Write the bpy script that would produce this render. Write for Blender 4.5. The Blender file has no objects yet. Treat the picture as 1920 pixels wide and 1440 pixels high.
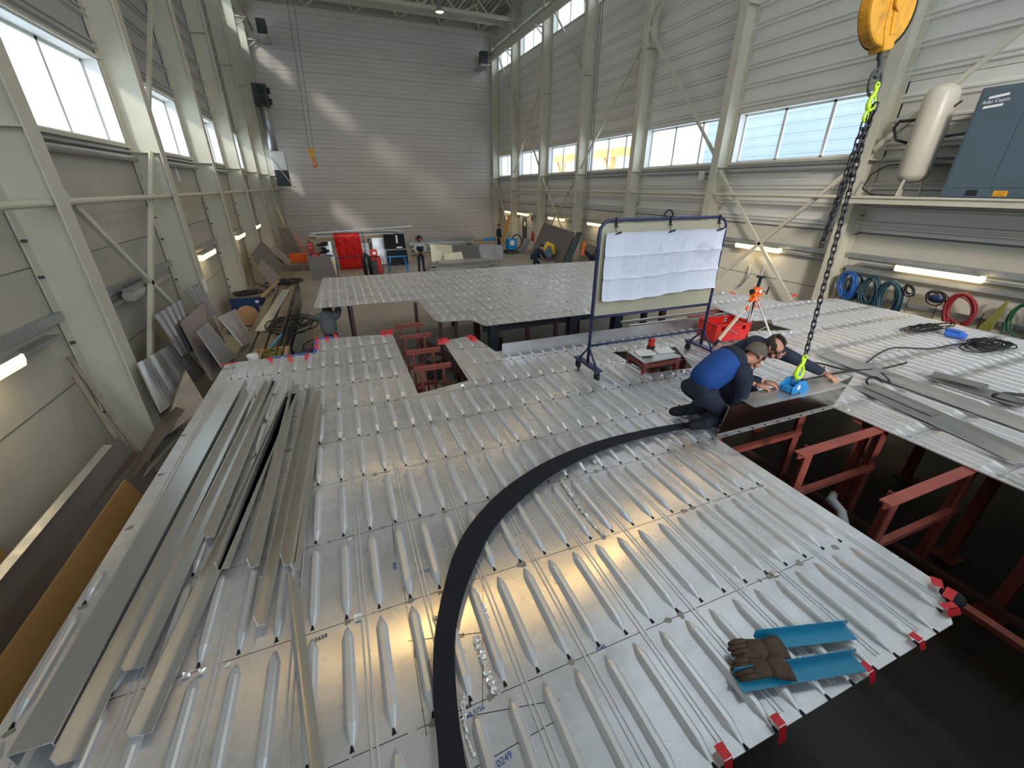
import bpy, math, random
from mathutils import Vector, Matrix, Euler
S = bpy.context.scene
COL = S.collection
PI = math.pi
# ---------------------------------------------------------------- camera
F, YAW, PIT, ROL, CH = 774.47, -.38085, 1.12599, .00377, 4.0
RM = Matrix.Rotation(YAW, 3, 'Z') @ Matrix.Rotation(PIT, 3, 'X') @ Matrix.Rotation(ROL, 3, 'Z')
cd = bpy.data.cameras.new('camera'); cam = bpy.data.objects.new('camera', cd); COL.objects.link(cam)
cd.sensor_width = 36; cd.lens = F / 1920 * 36; cd.clip_start = .05; cd.clip_end = 300
cam.location = (0, 0, CH); cam.rotation_euler = RM.to_euler(); S.camera = cam
# ---------------------------------------------------------------- colour, world, sun
S.view_settings.view_transform = 'Standard'; S.view_settings.look = 'None'
S.view_settings.gamma = 1; S.view_settings.use_curve_mapping = False
S.view_settings.exposure = 0.70
S.cycles.use_denoising = True
S.cycles.max_bounces = 7; S.cycles.diffuse_bounces = 5; S.cycles.glossy_bounces = 4
S.cycles.transparent_max_bounces = 8; S.cycles.sample_clamp_indirect = 6
S.cycles.caustics_reflective = False; S.cycles.caustics_refractive = False
W = bpy.data.worlds.new('world'); S.world = W; W.use_nodes = True
bg = W.node_tree.nodes['Background']
bg.inputs[0].default_value = (.80, .91, 1.0, 1); bg.inputs[1].default_value = 1.9
def light(name, kind, loc, energy, color=(1, 1, 1), **k):
    l = bpy.data.lights.new(name, kind); l.energy = energy; l.color = color
    o = bpy.data.objects.new(name, l); COL.objects.link(o); o.location = loc
    rot = k.pop('rot', None)
    if rot is not None: o.rotation_euler = rot
    for a, v in k.items(): setattr(l, a, v)
    return o
sd = Vector((.71, 1, -.53))
light('sun', 'SUN', (-30, -30, 30), 1.25, (1, .93, .82), rot=sd.to_track_quat('-Z', 'Y').to_euler(), angle=math.radians(6))
# daylight portals: the openings the sky shines through
def portal(loc, rot, sx, sy):
    o = light('sky_portal', 'AREA', loc, 1, rot=rot, shape='RECTANGLE', size=sx, size_y=sy)
    o.data.cycles.is_portal = True
portal((4.5, -7.9, 8.4), (-PI/2, 0, PI), 16, 10.5)
for z, h in ((5.45, 1.5), (12.2, 1.2)):
    portal((-4.2, 14, z), (0, -PI/2, 0), h, 42)
    portal((13.2, 14, z), (0, PI/2, 0), h, 42)
# ---------------------------------------------------------------- helpers
def ray(x, y): return RM @ Vector((x - 960, 720 - y, -F))
def atz(x, y, z=1.6): r = ray(x, y); t = (z - CH) / r.z; return Vector((r.x*t, r.y*t, z))
def atx(x, y, X): r = ray(x, y); t = X / r.x; return Vector((X, r.y*t, CH + r.z*t))
def aty(x, y, Y): r = ray(x, y); t = Y / r.y; return Vector((r.x*t, Y, CH + r.z*t))
V = Vector
WLOC = {}
def wl(o): return WLOC.get(o.name, V((0, 0, 0))) if o else V((0, 0, 0))
def tag(o, label=None, cat=None, group=None, kind=None):
    if label: o['label'] = label
    if cat: o['category'] = cat
    if group: o['group'] = group
    if kind: o['kind'] = kind
    return o
def thing(name, loc, label, cat, group=None, kind=None):
    o = bpy.data.objects.new(name, None); COL.objects.link(o); o.empty_display_size = .1
    o.location = loc; WLOC[o.name] = V(loc)
    return tag(o, label, cat, group, kind)
class MB:
    def __init__(s): s.v = []; s.f = []
    def add(s, vs, fs):
        n = len(s.v); s.v += [V(v) for v in vs]; s.f += [tuple(i + n for i in f) for f in fs]; return s
    def box(s, a, b):
        x0, y0, z0 = a; x1, y1, z1 = b
        return s.add([(x0,y0,z0),(x1,y0,z0),(x1,y1,z0),(x0,y1,z0),(x0,y0,z1),(x1,y0,z1),(x1,y1,z1),(x0,y1,z1)],
                     [(0,3,2,1),(4,5,6,7),(0,1,5,4),(1,2,6,5),(2,3,7,6),(3,0,4,7)])
    def sweep(s, p0, p1, prof, up=(0, 0, 1), cap=True):
        """closed 2d profile (u sideways, w along up) pushed from p0 to p1"""
        p0, p1, up = V(p0), V(p1), V(up); d = (p1 - p0).normalized()
        if abs(d.dot(up.normalized())) > .99: up = V((1, 0, 0)) if abs(d.x) < .9 else V((0, 1, 0))
        u = d.cross(up).normalized(); w = u.cross(d).normalized(); n = len(prof)
        vs = [p + u*a + w*b for p in (p0, p1) for a, b in prof]
        fs = [(i, (i+1) % n, n + (i+1) % n, n + i) for i in range(n)]
        if cap: fs += [tuple(range(n))[::-1], tuple(range(n, 2*n))]
        return s.add(vs, fs)
    def bar(s, p0, p1, w, h, up=(0, 0, 1)):
        return s.sweep(p0, p1, [(-w/2,-h/2),(w/2,-h/2),(w/2,h/2),(-w/2,h/2)], up)
    def cyl(s, p0, p1, r, r2=None, n=12):
        p0, p1 = V(p0), V(p1); r2 = r if r2 is None else r2
        d = (p1-p0).normalized(); a = V((0,0,1)) if abs(d.z) < .9 else V((1,0,0))
        u = d.cross(a).normalized(); w = u.cross(d)
        vs = [p + (u*math.cos(2*PI*i/n) + w*math.sin(2*PI*i/n))*q for p, q in ((p0, r), (p1, r2)) for i in range(n)]
        return s.add(vs, [(i, (i+1) % n, n+(i+1) % n, n+i) for i in range(n)] + [tuple(range(n))[::-1], tuple(range(n, 2*n))])
    def tube(s, pts, r, n=8, closed=False):
        pts = [V(p) for p in pts]; m = len(pts); rings = []; prev = None
        for i, p in enumerate(pts):
            a = pts[(i-1) % m] if (closed or i) else p; b = pts[(i+1) % m] if (closed or i < m-1) else p
            d = (b - a)
            d = d.normalized() if d.length > 1e-9 else V((0, 0, 1))
            if prev is None:
                q = V((0,0,1)) if abs(d.z) < .9 else V((1,0,0)); u = d.cross(q).normalized()
            else:
                u = prev - d*prev.dot(d); u = u.normalized() if u.length > 1e-6 else d.orthogonal().normalized()
            prev = u; w = d.cross(u); rr = r[i] if isinstance(r, (list, tuple)) else r
            rings.append([p + (u*math.cos(2*PI*k/n) + w*math.sin(2*PI*k/n))*rr for k in range(n)])
        vs = [v for g in rings for v in g]; fs = []
        for i in range(m if closed else m-1):
            j = (i+1) % m
            fs += [(i*n+k, i*n+(k+1) % n, j*n+(k+1) % n, j*n+k) for k in range(n)]
        if not closed: fs += [tuple(range(n))[::-1], tuple(range((m-1)*n, m*n))]
        return s.add(vs, fs)
    def lathe(s, prof, c, axis=(0,0,1), n=20):
        c = V(c); ax = V(axis).normalized(); u = ax.orthogonal().normalized(); w = ax.cross(u); m = len(prof)
        vs = [c + ax*h + (u*math.cos(2*PI*k/n) + w*math.sin(2*PI*k/n))*r for r, h in prof for k in range(n)]
        fs = [(i*n+k, i*n+(k+1) % n, (i+1)*n+(k+1) % n, (i+1)*n+k) for i in range(m-1) for k in range(n)]
        return s.add(vs, fs + [tuple(range(n))[::-1], tuple(range((m-1)*n, m*n))])
    def slab(s, poly, t):
        """3d polygon given thickness vector t"""
        poly = [V(p) for p in poly]; t = V(t); n = len(poly)
        return s.add(poly + [p + t for p in poly], [tuple(range(n))[::-1], tuple(range(n, 2*n))] + [(i, (i+1) % n, n+(i+1) % n, n+i) for i in range(n)])
    def ball(s, c, r, n=12, m=8):
        c = V(c); r = V((r, r, r)) if not hasattr(r, '__len__') else V(r)
        vs = [c + V((0, 0, -r.z))]
        for j in range(1, m):
            t = -PI/2 + PI*j/m
            vs += [c + V((r.x*math.cos(t)*math.cos(2*PI*k/n), r.y*math.cos(t)*math.sin(2*PI*k/n), r.z*math.sin(t))) for k in range(n)]
        vs.append(c + V((0, 0, r.z))); L = len(vs)-1
        fs = [(0, 1+(k+1) % n, 1+k) for k in range(n)] + [(L, L-n+k, L-n+(k+1) % n) for k in range(n)]
        for j in range(m-2):
            fs += [(1+j*n+k, 1+j*n+(k+1) % n, 1+(j+1)*n+(k+1) % n, 1+(j+1)*n+k) for k in range(n)]
        return s.add(vs, fs)
    def sheet(s, grid, t):
        """grid of points [row][col] with thickness vector t"""
        R_, C_ = len(grid), len(grid[0]); t = V(t); top = [V(p) for g in grid for p in g]; N = len(top)
        fs = []
        for i in range(R_-1):
            for j in range(C_-1):
                a = i*C_+j; fs += [(a, a+1, a+C_+1, a+C_), (N+a, N+a+C_, N+a+C_+1, N+a+1)]
        rim = [j for j in range(C_)] + [i*C_+C_-1 for i in range(1, R_)] + [(R_-1)*C_+j for j in range(C_-2, -1, -1)] + [i*C_ for i in range(R_-2, 0, -1)]
        for k in range(len(rim)):
            a, b = rim[k], rim[(k+1) % len(rim)]; fs.append((a, N+a, N+b, b))
        return s.add(top + [p + t for p in top], fs)
    def build(s, name, m, parent=None, smooth=False, bevel=0, label=None, cat=None, group=None, kind=None):
        if parent: o0 = wl(parent)
        else:
            xs = [v.x for v in s.v]; ys = [v.y for v in s.v]; zs = [v.z for v in s.v]
            o0 = V(((min(xs)+max(xs))/2, (min(ys)+max(ys))/2, min(zs)))
        me = bpy.data.meshes.new(name); me.from_pydata([v - o0 for v in s.v], [], s.f); me.update()
        import bmesh
        b = bmesh.new(); b.from_mesh(me); bmesh.ops.recalc_face_normals(b, faces=b.faces); b.to_mesh(me); b.free()
        if smooth:
            for p in me.polygons: p.use_smooth = True
        o = bpy.data.objects.new(name, me); COL.objects.link(o); me.materials.append(m)
        if parent: o.parent = parent; WLOC[o.name] = o0
        else: o.location = o0; WLOC[o.name] = o0
        if bevel:
            q = o.modifiers.new('bevel', 'BEVEL'); q.width = bevel; q.segments = 2; q.limit_method = 'ANGLE'
        return tag(o, label, cat, group, kind)
def text(body, loc, size, rot, m, parent, name='lettering', ext=.001, shear=0, align='CENTER'):
    c = bpy.data.curves.new(name, 'FONT'); c.body = body; c.size = size; c.extrude = ext; c.shear = shear; c.align_x = align; c.align_y = 'CENTER'
    o = bpy.data.objects.new(name, c); COL.objects.link(o); o.parent = parent; o.location = V(loc) - wl(parent); o.rotation_euler = rot
    c.materials.append(m)
    bpy.context.view_layer.update(); dg = bpy.context.evaluated_depsgraph_get(); me = bpy.data.meshes.new_from_object(o.evaluated_get(dg))
    q = bpy.data.objects.new(name, me); COL.objects.link(q); q.parent = parent; q.location = o.location; q.rotation_euler = rot
    bpy.data.objects.remove(o); bpy.data.curves.remove(c)
    if not me.materials: me.materials.append(m)
    return q
def copy_tree(o, loc, rotz=0, scale=None, **t):
    c = o.copy(); COL.objects.link(c); c.location = loc; c.rotation_euler = (0, 0, rotz)
    if scale: c.scale = scale
    for ch in list(o.children):
        d = ch.copy(); COL.objects.link(d); d.parent = c
        for g in list(ch.children):
            e = g.copy(); COL.objects.link(e); e.parent = d
    return tag(c, **t)
# ---------------------------------------------------------------- materials
def mat(name, col, rough=.6, metal=0, var=0, vs=3, bump=0, bs=40, rvar=0, emit=0, spec=.5, stretch=None, dirt=None, trans=0):
    m = bpy.data.materials.new(name); m.use_nodes = True; T = m.node_tree; N = T.nodes; L = T.links
    b = N['Principled BSDF']; b.inputs['Base Color'].default_value = (*col, 1); b.inputs['Roughness'].default_value = rough
    b.inputs['Metallic'].default_value = metal; b.inputs['Specular IOR Level'].default_value = spec
    if emit: b.inputs['Emission Color'].default_value = (*col, 1); b.inputs['Emission Strength'].default_value = emit
    if var or rvar or bump or dirt:
        g = N.new('ShaderNodeNewGeometry'); mp = N.new('ShaderNodeMapping'); L.new(g.outputs['Position'], mp.inputs[0])
        if stretch: mp.inputs['Scale'].default_value = stretch
        if var or rvar:
            n = N.new('ShaderNodeTexNoise'); n.inputs['Scale'].default_value = vs; n.inputs['Detail'].default_value = 5; n.inputs['Roughness'].default_value = .65
            L.new(mp.outputs[0], n.inputs['Vector'])
        if var:
            r = N.new('ShaderNodeMapRange'); r.inputs['From Min'].default_value = .3; r.inputs['From Max'].default_value = .7
            r.inputs['To Min'].default_value = 1-var; r.inputs['To Max'].default_value = 1+var; L.new(n.outputs[0], r.inputs[0])
            mx = N.new('ShaderNodeVectorMath'); mx.operation = 'SCALE'; mx.inputs[0].default_value = col; L.new(r.outputs[0], mx.inputs['Scale'])
            out = mx.outputs[0]
            if dirt:
                n2 = N.new('ShaderNodeTexNoise'); n2.inputs['Scale'].default_value = dirt[1]; n2.inputs['Detail'].default_value = 6; n2.inputs['Roughness'].default_value = .7
                L.new(g.outputs['Position'], n2.inputs['Vector'])
                r2 = N.new('ShaderNodeMapRange'); r2.inputs['From Min'].default_value = .46; r2.inputs['From Max'].default_value = .86; L.new(n2.outputs[0], r2.inputs[0])
                mm = N.new('ShaderNodeMix'); mm.data_type = 'RGBA'; L.new(r2.outputs[0], mm.inputs[0]); L.new(out, mm.inputs[6]); mm.inputs[7].default_value = (*dirt[0], 1)
                out = mm.outputs[2]
            L.new(out, b.inputs['Base Color'])
        if rvar:
            r = N.new('ShaderNodeMapRange'); r.inputs['From Min'].default_value = .3; r.inputs['From Max'].default_value = .7
            r.inputs['To Min'].default_value = max(.02, rough-rvar); r.inputs['To Max'].default_value = rough+rvar; L.new(n.outputs[0], r.inputs[0]); L.new(r.outputs[0], b.inputs['Roughness'])
        if bump:
            nb = N.new('ShaderNodeTexNoise'); nb.inputs['Scale'].default_value = bs; nb.inputs['Detail'].default_value = 3; L.new(mp.outputs[0], nb.inputs['Vector'])
            bp = N.new('ShaderNodeBump'); bp.inputs['Strength'].default_value = bump; bp.inputs['Distance'].default_value = .01; L.new(nb.outputs[0], bp.inputs['Height']); L.new(bp.outputs[0], b.inputs['Normal'])
    return m
def aniso(m, a=.92, tangent=(1, 0, 0)):
    b = m.node_tree.nodes['Principled BSDF']; b.inputs['Anisotropic'].default_value = a
    c = m.node_tree.nodes.new('ShaderNodeCombineXYZ')
    for i in range(3): c.inputs[i].default_value = tangent[i]
    m.node_tree.links.new(c.outputs[0], b.inputs['Tangent']); return m
ALU = aniso(mat('aluminium_deck', (.84, .83, .86), .28, .70, .07, 1.6, .02, 6, .05, dirt=((.52, .51, .51), 2.2)))
ALU2 = mat('aluminium_stiffener', (.75, .76, .79), .38, .64, .05, 3)
ALUP = mat('aluminium_profile', (.66, .66, .655), .30, .90, .04, 2)
ALUD = mat('dull_aluminium_sheet', (.42, .41, .41), .42, .75, .16, 1.6, .06, 6, .1, dirt=((.30, .28, .27), 3))
ALUL = mat('pale_aluminium_sheet', (.66, .65, .64), .35, .8, .08, 2, .05, 6, .1)
BRASSY = mat('yellowish_foiled_sheet', (.72, .68, .48), .4, .4, .08, 3)
WHITE = mat('white_paint', (.80, .79, .76), .5)
CREAM = mat('cream_painted_steel', (.62, .585, .475), .42, 0, .05, 1.2, dirt=((.52, .48, .38), 1.4))
CREAMD = mat('grey_green_painted_steel', (.50, .49, .42), .5, 0, .06, 1.5)
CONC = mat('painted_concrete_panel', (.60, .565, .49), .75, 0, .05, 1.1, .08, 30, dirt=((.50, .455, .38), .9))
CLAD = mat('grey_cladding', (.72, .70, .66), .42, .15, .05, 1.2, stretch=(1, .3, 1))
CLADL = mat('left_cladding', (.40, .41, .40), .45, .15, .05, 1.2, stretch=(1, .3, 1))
BACK = mat('back_wall_sheet', (.56, .51, .47), .5, .1, .06, .8, .05, 12, stretch=(.6, 1, 2.5), dirt=((.50, .45, .41), .6))
FLOOR = mat('worn_concrete_floor', (.36, .345, .32), .55, 0, .12, .7, .1, 18, .1, dirt=((.28, .265, .24), .5))
ROOFM = mat('roof_deck_steel', (.56, .55, .48), .6, .2, .08, 1)
DARKFL = mat('near_black_floor', (.030, .026, .022), .5, 0, .25, 1.2, .1, 18, .1, dirt=((.020, .020, .018), 1.5))
CONC_SHADED = mat('shaded_concrete_panel', (.48, .445, .37), .75, 0, .05, 1.1, .08, 30, dirt=((.44, .40, .33), .9))  # same concrete as the right wall, darkened for the left wall's shade
GALV = mat('galvanised_steel', (.45, .46, .47), .4, .7, .1, 8, rvar=.1)
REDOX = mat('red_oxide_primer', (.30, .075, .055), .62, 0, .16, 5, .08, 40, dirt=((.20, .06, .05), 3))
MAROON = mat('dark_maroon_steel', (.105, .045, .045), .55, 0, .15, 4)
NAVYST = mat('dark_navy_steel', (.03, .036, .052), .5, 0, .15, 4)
BLACK = mat('black_rubber', (.012, .013, .016), .55)
BLACKM = mat('matt_black', (.014, .015, .02), .75, 0, .1, 4, spec=.25)
DKGREY = mat('dark_grey', (.06, .062, .065), .6, 0, .1, 6)
RED = mat('red_plastic', (.62, .018, .015), .4, 0, .05, 5)
REDCURT = mat('red_welding_curtain', (.72, .012, .01), .25, 0, .06, 3, .25, 7)
TAPER = mat('red_tape', (.68, .02, .03), .5)
BLUETAPE = mat('blue_tape', (.05, .16, .62), .45)
BLUE = mat('bright_blue_paint', (.02, .25, .62), .4, 0, .06, 8)
CYAN = mat('cyan_foil', (.02, .27, .46), .33, 0, .05, 6)
NAVY = mat('navy_tube_paint', (.02, .03, .10), .35)
YEL = mat('crane_yellow', (.78, .36, .02), .45, 0, .1, 10, dirt=((.22, .10, .03), 9))
ORANGE = mat('orange_paint', (.85, .13, .01), .4)
LIME = mat('lime_green_paint', (.55, .85, .03), .4)
CHAINM = mat('dark_chain_steel', (.035, .036, .042), .35, .6)
WOOD = mat('raw_wood', (.42, .29, .16), .7, 0, .2, 5, stretch=(1, .2, 1))
WOODD = mat('grey_worn_wood', (.24, .20, .155), .8, 0, .25, 3, .1, 20, stretch=(1, .3, 1))
PLY = mat('plywood_board', (.36, .20, .065), .55, 0, .08, 2)
PAPER = mat('folded_drawing_paper', (.74, .76, .86), .8, 0, .03, 3)
WPAPER = mat('white_paper', (.85, .85, .86), .8)
BOARDM = mat('beige_board', (.46, .42, .30), .6, 0, .06, 3)
TANKM = mat('beige_tank_paint', (.62, .57, .48), .35, 0, .03, 2)
COMPM = mat('blue_grey_cabinet', (.085, .125, .16), .4, .1, .08, 2)
LEATHER = mat('brown_leather', (.085, .052, .033), .8, 0, .3, 14, .3, 60)
SKIN = mat('skin', (.50, .24, .16), .55, 0, .08, 12)
INK = mat('black_marker_ink', (.02, .02, .03), .6)
INKB = mat('blue_marker_ink', (.05, .10, .35), .6)
SMEAR = mat('grey_sealant_smear', (.30, .28, .25), .6, .3, .2, 20)
CRUMP = mat('crumpled_white_foil', (.80, .79, .76), .3, .5)
def lampmat(name, col, s): return mat(name, col, .5, emit=s)
TUBE = lampmat('lit_fluorescent_cover', (1, .82, .42), 1.25)
TUBEOFF = mat('unlit_cover', (.42, .40, .34), .3)
HIBAY = lampmat('lit_high_bay_lamp', (1, .72, .35), 40)
def glassmat(name, tint, haze, rough=.02):
    m = bpy.data.materials.new(name); m.use_nodes = True; T = m.node_tree; N = T.nodes; L = T.links
    N.remove(N['Principled BSDF']); out = N['Material Output']
    t = N.new('ShaderNodeBsdfTransparent'); t.inputs[0].default_value = (*tint, 1)
    g = N.new('ShaderNodeBsdfGlossy'); g.inputs['Roughness'].default_value = rough
    d = N.new('ShaderNodeBsdfTranslucent'); d.inputs[0].default_value = (.9, .93, .95, 1)
    lw = N.new('ShaderNodeLayerWeight'); fr = N.new('ShaderNodeMath'); fr.operation = 'POWER'; fr.inputs[1].default_value = 4; L.new(lw.outputs['Facing'], fr.inputs[0])
    m1 = N.new('ShaderNodeMixShader'); m1.inputs[0].default_value = haze; L.new(t.outputs[0], m1.inputs[1]); L.new(d.outputs[0], m1.inputs[2])
    m2 = N.new('ShaderNodeMixShader'); L.new(fr.outputs[0], m2.inputs[0]); L.new(m1.outputs[0], m2.inputs[1]); L.new(g.outputs[0], m2.inputs[2])
    L.new(m2.outputs[0], out.inputs[0]); return m
FILLPANE = glassmat('fill_skylight_pane', (.95, .98, 1), .6)
GLASS = glassmat('window_glass', (.95, .98, 1), .06)
random.seed(7)
# ================================================================ THE HALL
XL, XR, YB, YF = -3.75, 12.75, 35.0, -8.0
FL, FR = -3.2, 12.2
COLY = [-6.45, -1.8, 2.85, 7.5, 12.15, 16.8, 21.45, 26.1, 30.75]
def st(mb, name, m, **k): return mb.build(name, m, kind='structure', **k)
fl = MB(); fl.box((XL-.3, YF-3, -.2), (XR+.3, YB+.3, 0)); st(fl, 'floor', FLOOR)
fl = MB(); fl.box((2.0, YF+.1, 0), (XR-.1, 7.2, .006)); fl.box((5.2, 7.2, 0), (XR-.1, 9.4, .006)); st(fl, 'floor_dark_slab', DARKFL)  # thin near-black slab over the near and right-hand floor
# long walls: concrete plinth, ribbed cladding, window bands left open
def ribbed(mb, X, s, y0, y1, z0, z1, per=.5):
    """trapezoid ribs running along the wall; s = direction into the hall"""
    z = z0; pr = [(X - s*.06, z0), (X, z0)]
    while z + per <= z1 + .01:
        for dz, d in ((.10, 0), (.135, .048), (.175, .048), (.19, .014), (.215, .014), (.23, .048), (.27, .048), (.305, 0)):
            if z + dz < z1: pr.append((X + s*d, z + dz))
        z += per
    pr += [(X, z1), (X - s*.06, z1)]
    n = len(pr); vs = [(x, y, zz) for y in (y0, y1) for x, zz in pr]
    mb.add(vs, [(i, (i+1) % n, n+(i+1) % n, n+i) for i in range(n)] + [tuple(range(n)), tuple(range(n, 2*n))])
bays = [(COLY[i], COLY[i+1]) for i in range(len(COLY)-1)] + [(30.75, 35.0)]
WZ = ((4.78, 6.15), (11.62, 12.85))
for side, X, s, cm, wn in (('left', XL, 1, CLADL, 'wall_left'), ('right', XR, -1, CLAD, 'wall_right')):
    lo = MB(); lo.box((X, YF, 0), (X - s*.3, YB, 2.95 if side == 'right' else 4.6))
    root = st(lo, wn, CONC if side == 'right' else CONC_SHADED)
    for j, (ya, yb) in enumerate([(YF, -6.45)] + bays):       # panel joints in the plinth
        mbj = None
    cl = MB()
    z0 = 2.95 if side == 'right' else 4.6
    ribbed(cl, X, s, YF, YB, z0, WZ[0][0] - .06, .45)
    ribbed(cl, X, s, YF, YB, WZ[0][1] + .05, WZ[1][0], .5)
    ribbed(cl, X, s, YF, YB, WZ[1][1], 14.6, .5)
    for (z0_, z1_) in WZ:
        for c in COLY + [35.0]: cl.box((X, c-.17, z0_-.07), (X - s*.06, c+.17, z1_+.07))
        cl.box((X, YF, z0_-.07), (X - s*.06, -6.45, z1_+.07))
    ribbed(cl, X, s, YF, 7.4, WZ[0][0]-.06, WZ[0][1]+.06, .48)
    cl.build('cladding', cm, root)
    jn = MB()
    if side == 'left':
        for z in (1.5, 3.04): jn.box((X + .002, YF, z-.007), (X + .006, YB, z+.007))
        for c in COLY: jn.box((X+.002, c-.02, 0), (X+.004, c+.02, 4.6))
    else:
        jn.box((X - .02, YF, 2.93), (X - .002, YB, 2.97)); jn.box((X-.006, YF, 1.38), (X-.002, YB, 1.40))
    jn.build('panel_joint', mat('joint_grey', (.16, .15, .13), .8), root)
# windows, one per bay and band
wi = 0
def window(side, X, s, ya, yb, z0, z1, panes, idx):
    Xg = X - s*.26; f = MB(); t = .05
    f.box((Xg-.03, ya, z0), (Xg+.03, yb, z0+t)); f.box((Xg-.03, ya, z1-t), (Xg+.03, yb, z1))
    for k in range(panes+1):
        y = ya + (yb-ya)*k/panes; w = .04
        f.box((Xg-.03, max(ya, y-w), z0), (Xg+.03, min(yb, y+w), z1))
    o = st(f, 'window_%d' % idx, WHITE)
    g = MB(); g.box((Xg-.004, ya, z0), (Xg+.004, yb, z1)); g.build('pane', GLASS, o)
    r = MB(); d0, d1 = sorted((X + s*.02, Xg))
    r.box((d0, ya-.02, z0-.03), (d1, yb+.02, z0)); r.box((d0, ya-.02, z1), (d1, yb+.02, z1+.03))
    r.box((d0, ya-.03, z0), (d1, ya, z1)); r.box((d0, yb, z0), (d1, yb+.03, z1)); r.build('reveal', WHITE, o)
    q = MB(); a0, a1 = sorted((X, X + s*.07)); q.box((a0, ya-.1, z0-.09), (a1, yb+.1, z0-.03)); q.box((a0, ya-.1, z1+.03), (a1, yb+.1, z1+.07)); q.build('window_frame', CREAM, o)
n = 1
for side, X, s in (('left', XL, 1), ('right', XR, -1)):
    for (ya, yb) in bays:
        for z0, z1 in WZ:
            if ya < 3 and z0 < 6: continue
            window(side, X, s, ya+.2, yb-.2, z0, z1, 3, n); n += 1
# back wall of wide horizontal sheets
bw = MB(); bw.box((XL, YB+.05, 0), (XR, YB+.3, 14.6)); root = st(bw, 'wall_back', BACK)
pn = MB(); z = 0
k = 0
for z in [i*1.06 for i in range(14)]:
    nsub = 4
    for q in range(nsub):
        za = z + q*1.06/nsub; zb = min(14.6, z + (q+1)*1.06/nsub)
        if za > 14.5: break
        dp = .0012 if q else .012
        pr = [(YB+(.012 if q else .04), za), (YB, za+.012), (YB, zb-.006), (YB+(.012 if q < nsub-1 else .04), zb)]
        pn.add([(x, y, zz) for x in (XL, XR) for y, zz in pr], [(0,1,5,4), (1,2,6,5), (2,3,7,6)])
pn.build('sheeting', BACK, root)
tb = MB(); tb.box((XL, YB-.12, 13.55), (XR, YB, 13.85)); st(tb, 'trim_1', CREAM)
# front (behind the viewer): wall around a wide unseen opening, added to let daylight in
fw = MB(); fw.box((XL, YF-.3, 0), (XR, YF, 3.1)); fw.box((XL, YF-.3, 13.7), (XR, YF, 14.9)); st(fw, 'wall_front', CONC)
# roof: ribbed deck and lattice girders
rf = MB(); pr = []
y = YF
while y < YB: pr += [(y, 14.6), (y+.16, 14.6), (y+.2, 14.7), (y+.3, 14.7), (y+.34, 14.6)]; y += .34
# ribs run along the hall at the far end, seen as stripes
rp = []; x = XL - .1
while x < XR + .2: rp += [(x, 14.55), (x+.13, 14.55), (x+.17, 14.70), (x+.27, 14.70)]; x += .31
rp += [(XR+.3, 14.8), (XL-.3, 14.8)]
SKX = (7.8, 10.4); SKY_ = (-2.0, 9.5)  # skylight out of view, added to brighten the near deck
def strip(x0, x1, y0, y1):
    q = []; x = x0
    while x < x1 - .05: q += [(x, 14.55), (min(x+.13, x1), 14.55), (min(x+.17, x1), 14.70), (min(x+.27, x1), 14.70)]; x += .31
    q += [(x1, 14.8), (x0, 14.8)]; n_ = len(q)
    rf.add([(a, yy, b) for yy in (y0, y1) for a, b in q], [(i, (i+1) % n_, n_+(i+1) % n_, n_+i) for i in range(n_)])
strip(XL-.3, XR+.3, YF-.3, SKY_[0]); strip(XL-.3, XR+.3, SKY_[1], YB+.3); strip(XL-.3, SKX[0], *SKY_); strip(SKX[1], XR+.3, *SKY_)
st(rf, 'ceiling', ROOFM)
f = MB(); f.box((SKX[0]-.02, SKY_[0], 14.5), (SKX[0]+.04, SKY_[1], 15)); f.box((SKX[1]-.04, SKY_[0], 14.5), (SKX[1]+.02, SKY_[1], 15)); f.box((SKX[0], SKY_[0]-.02, 14.5), (SKX[1], SKY_[0]+.04, 15)); f.box((SKX[0], SKY_[1]-.04, 14.5), (SKX[1], SKY_[1]+.02, 15))
o = st(f, 'window_60', WHITE); g = MB(); g.box((SKX[0], SKY_[0], 14.96), (SKX[1], SKY_[1], 14.97)); g.build('pane', FILLPANE, o)
def truss(y, mb):
    mb.bar((XL, y, 13.45), (XR, y, 13.45), .16, .16); mb.bar((XL, y, 14.45), (XR, y, 14.45), .16, .16)
    N_ = 8; dx = (XR-XL)/N_
    for i in range(N_):
        x0 = XL + i*dx; mb.bar((x0, y, 13.45), (x0+dx/2, y, 14.45), .08, .08); mb.bar((x0+dx/2, y, 14.45), (x0+dx, y, 13.45), .08, .08)
for i, y in enumerate(COLY[2:]):
    m_ = MB(); truss(y, m_); st(m_, 'trim_%d' % (10+i), CREAM)
m_ = MB()
for k in range(6):     # wind bracing under the roof at the far end
    x0 = XL + k*2.75; m_.bar((x0, 31, 14.0), (x0+1.37, 34.85, 13.9), .09, .09); m_.bar((x0+2.75, 31, 14.0), (x0+1.37, 34.85, 13.9), .09, .09)
st(m_, 'trim_20', CREAM)
for i, z in enumerate((13.9,)):
    m_ = MB(); m_.bar((XL, 32.9, 13.95), (XR, 32.9, 13.95), .3, .5); st(m_, 'trim_21', CREAM)
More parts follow.
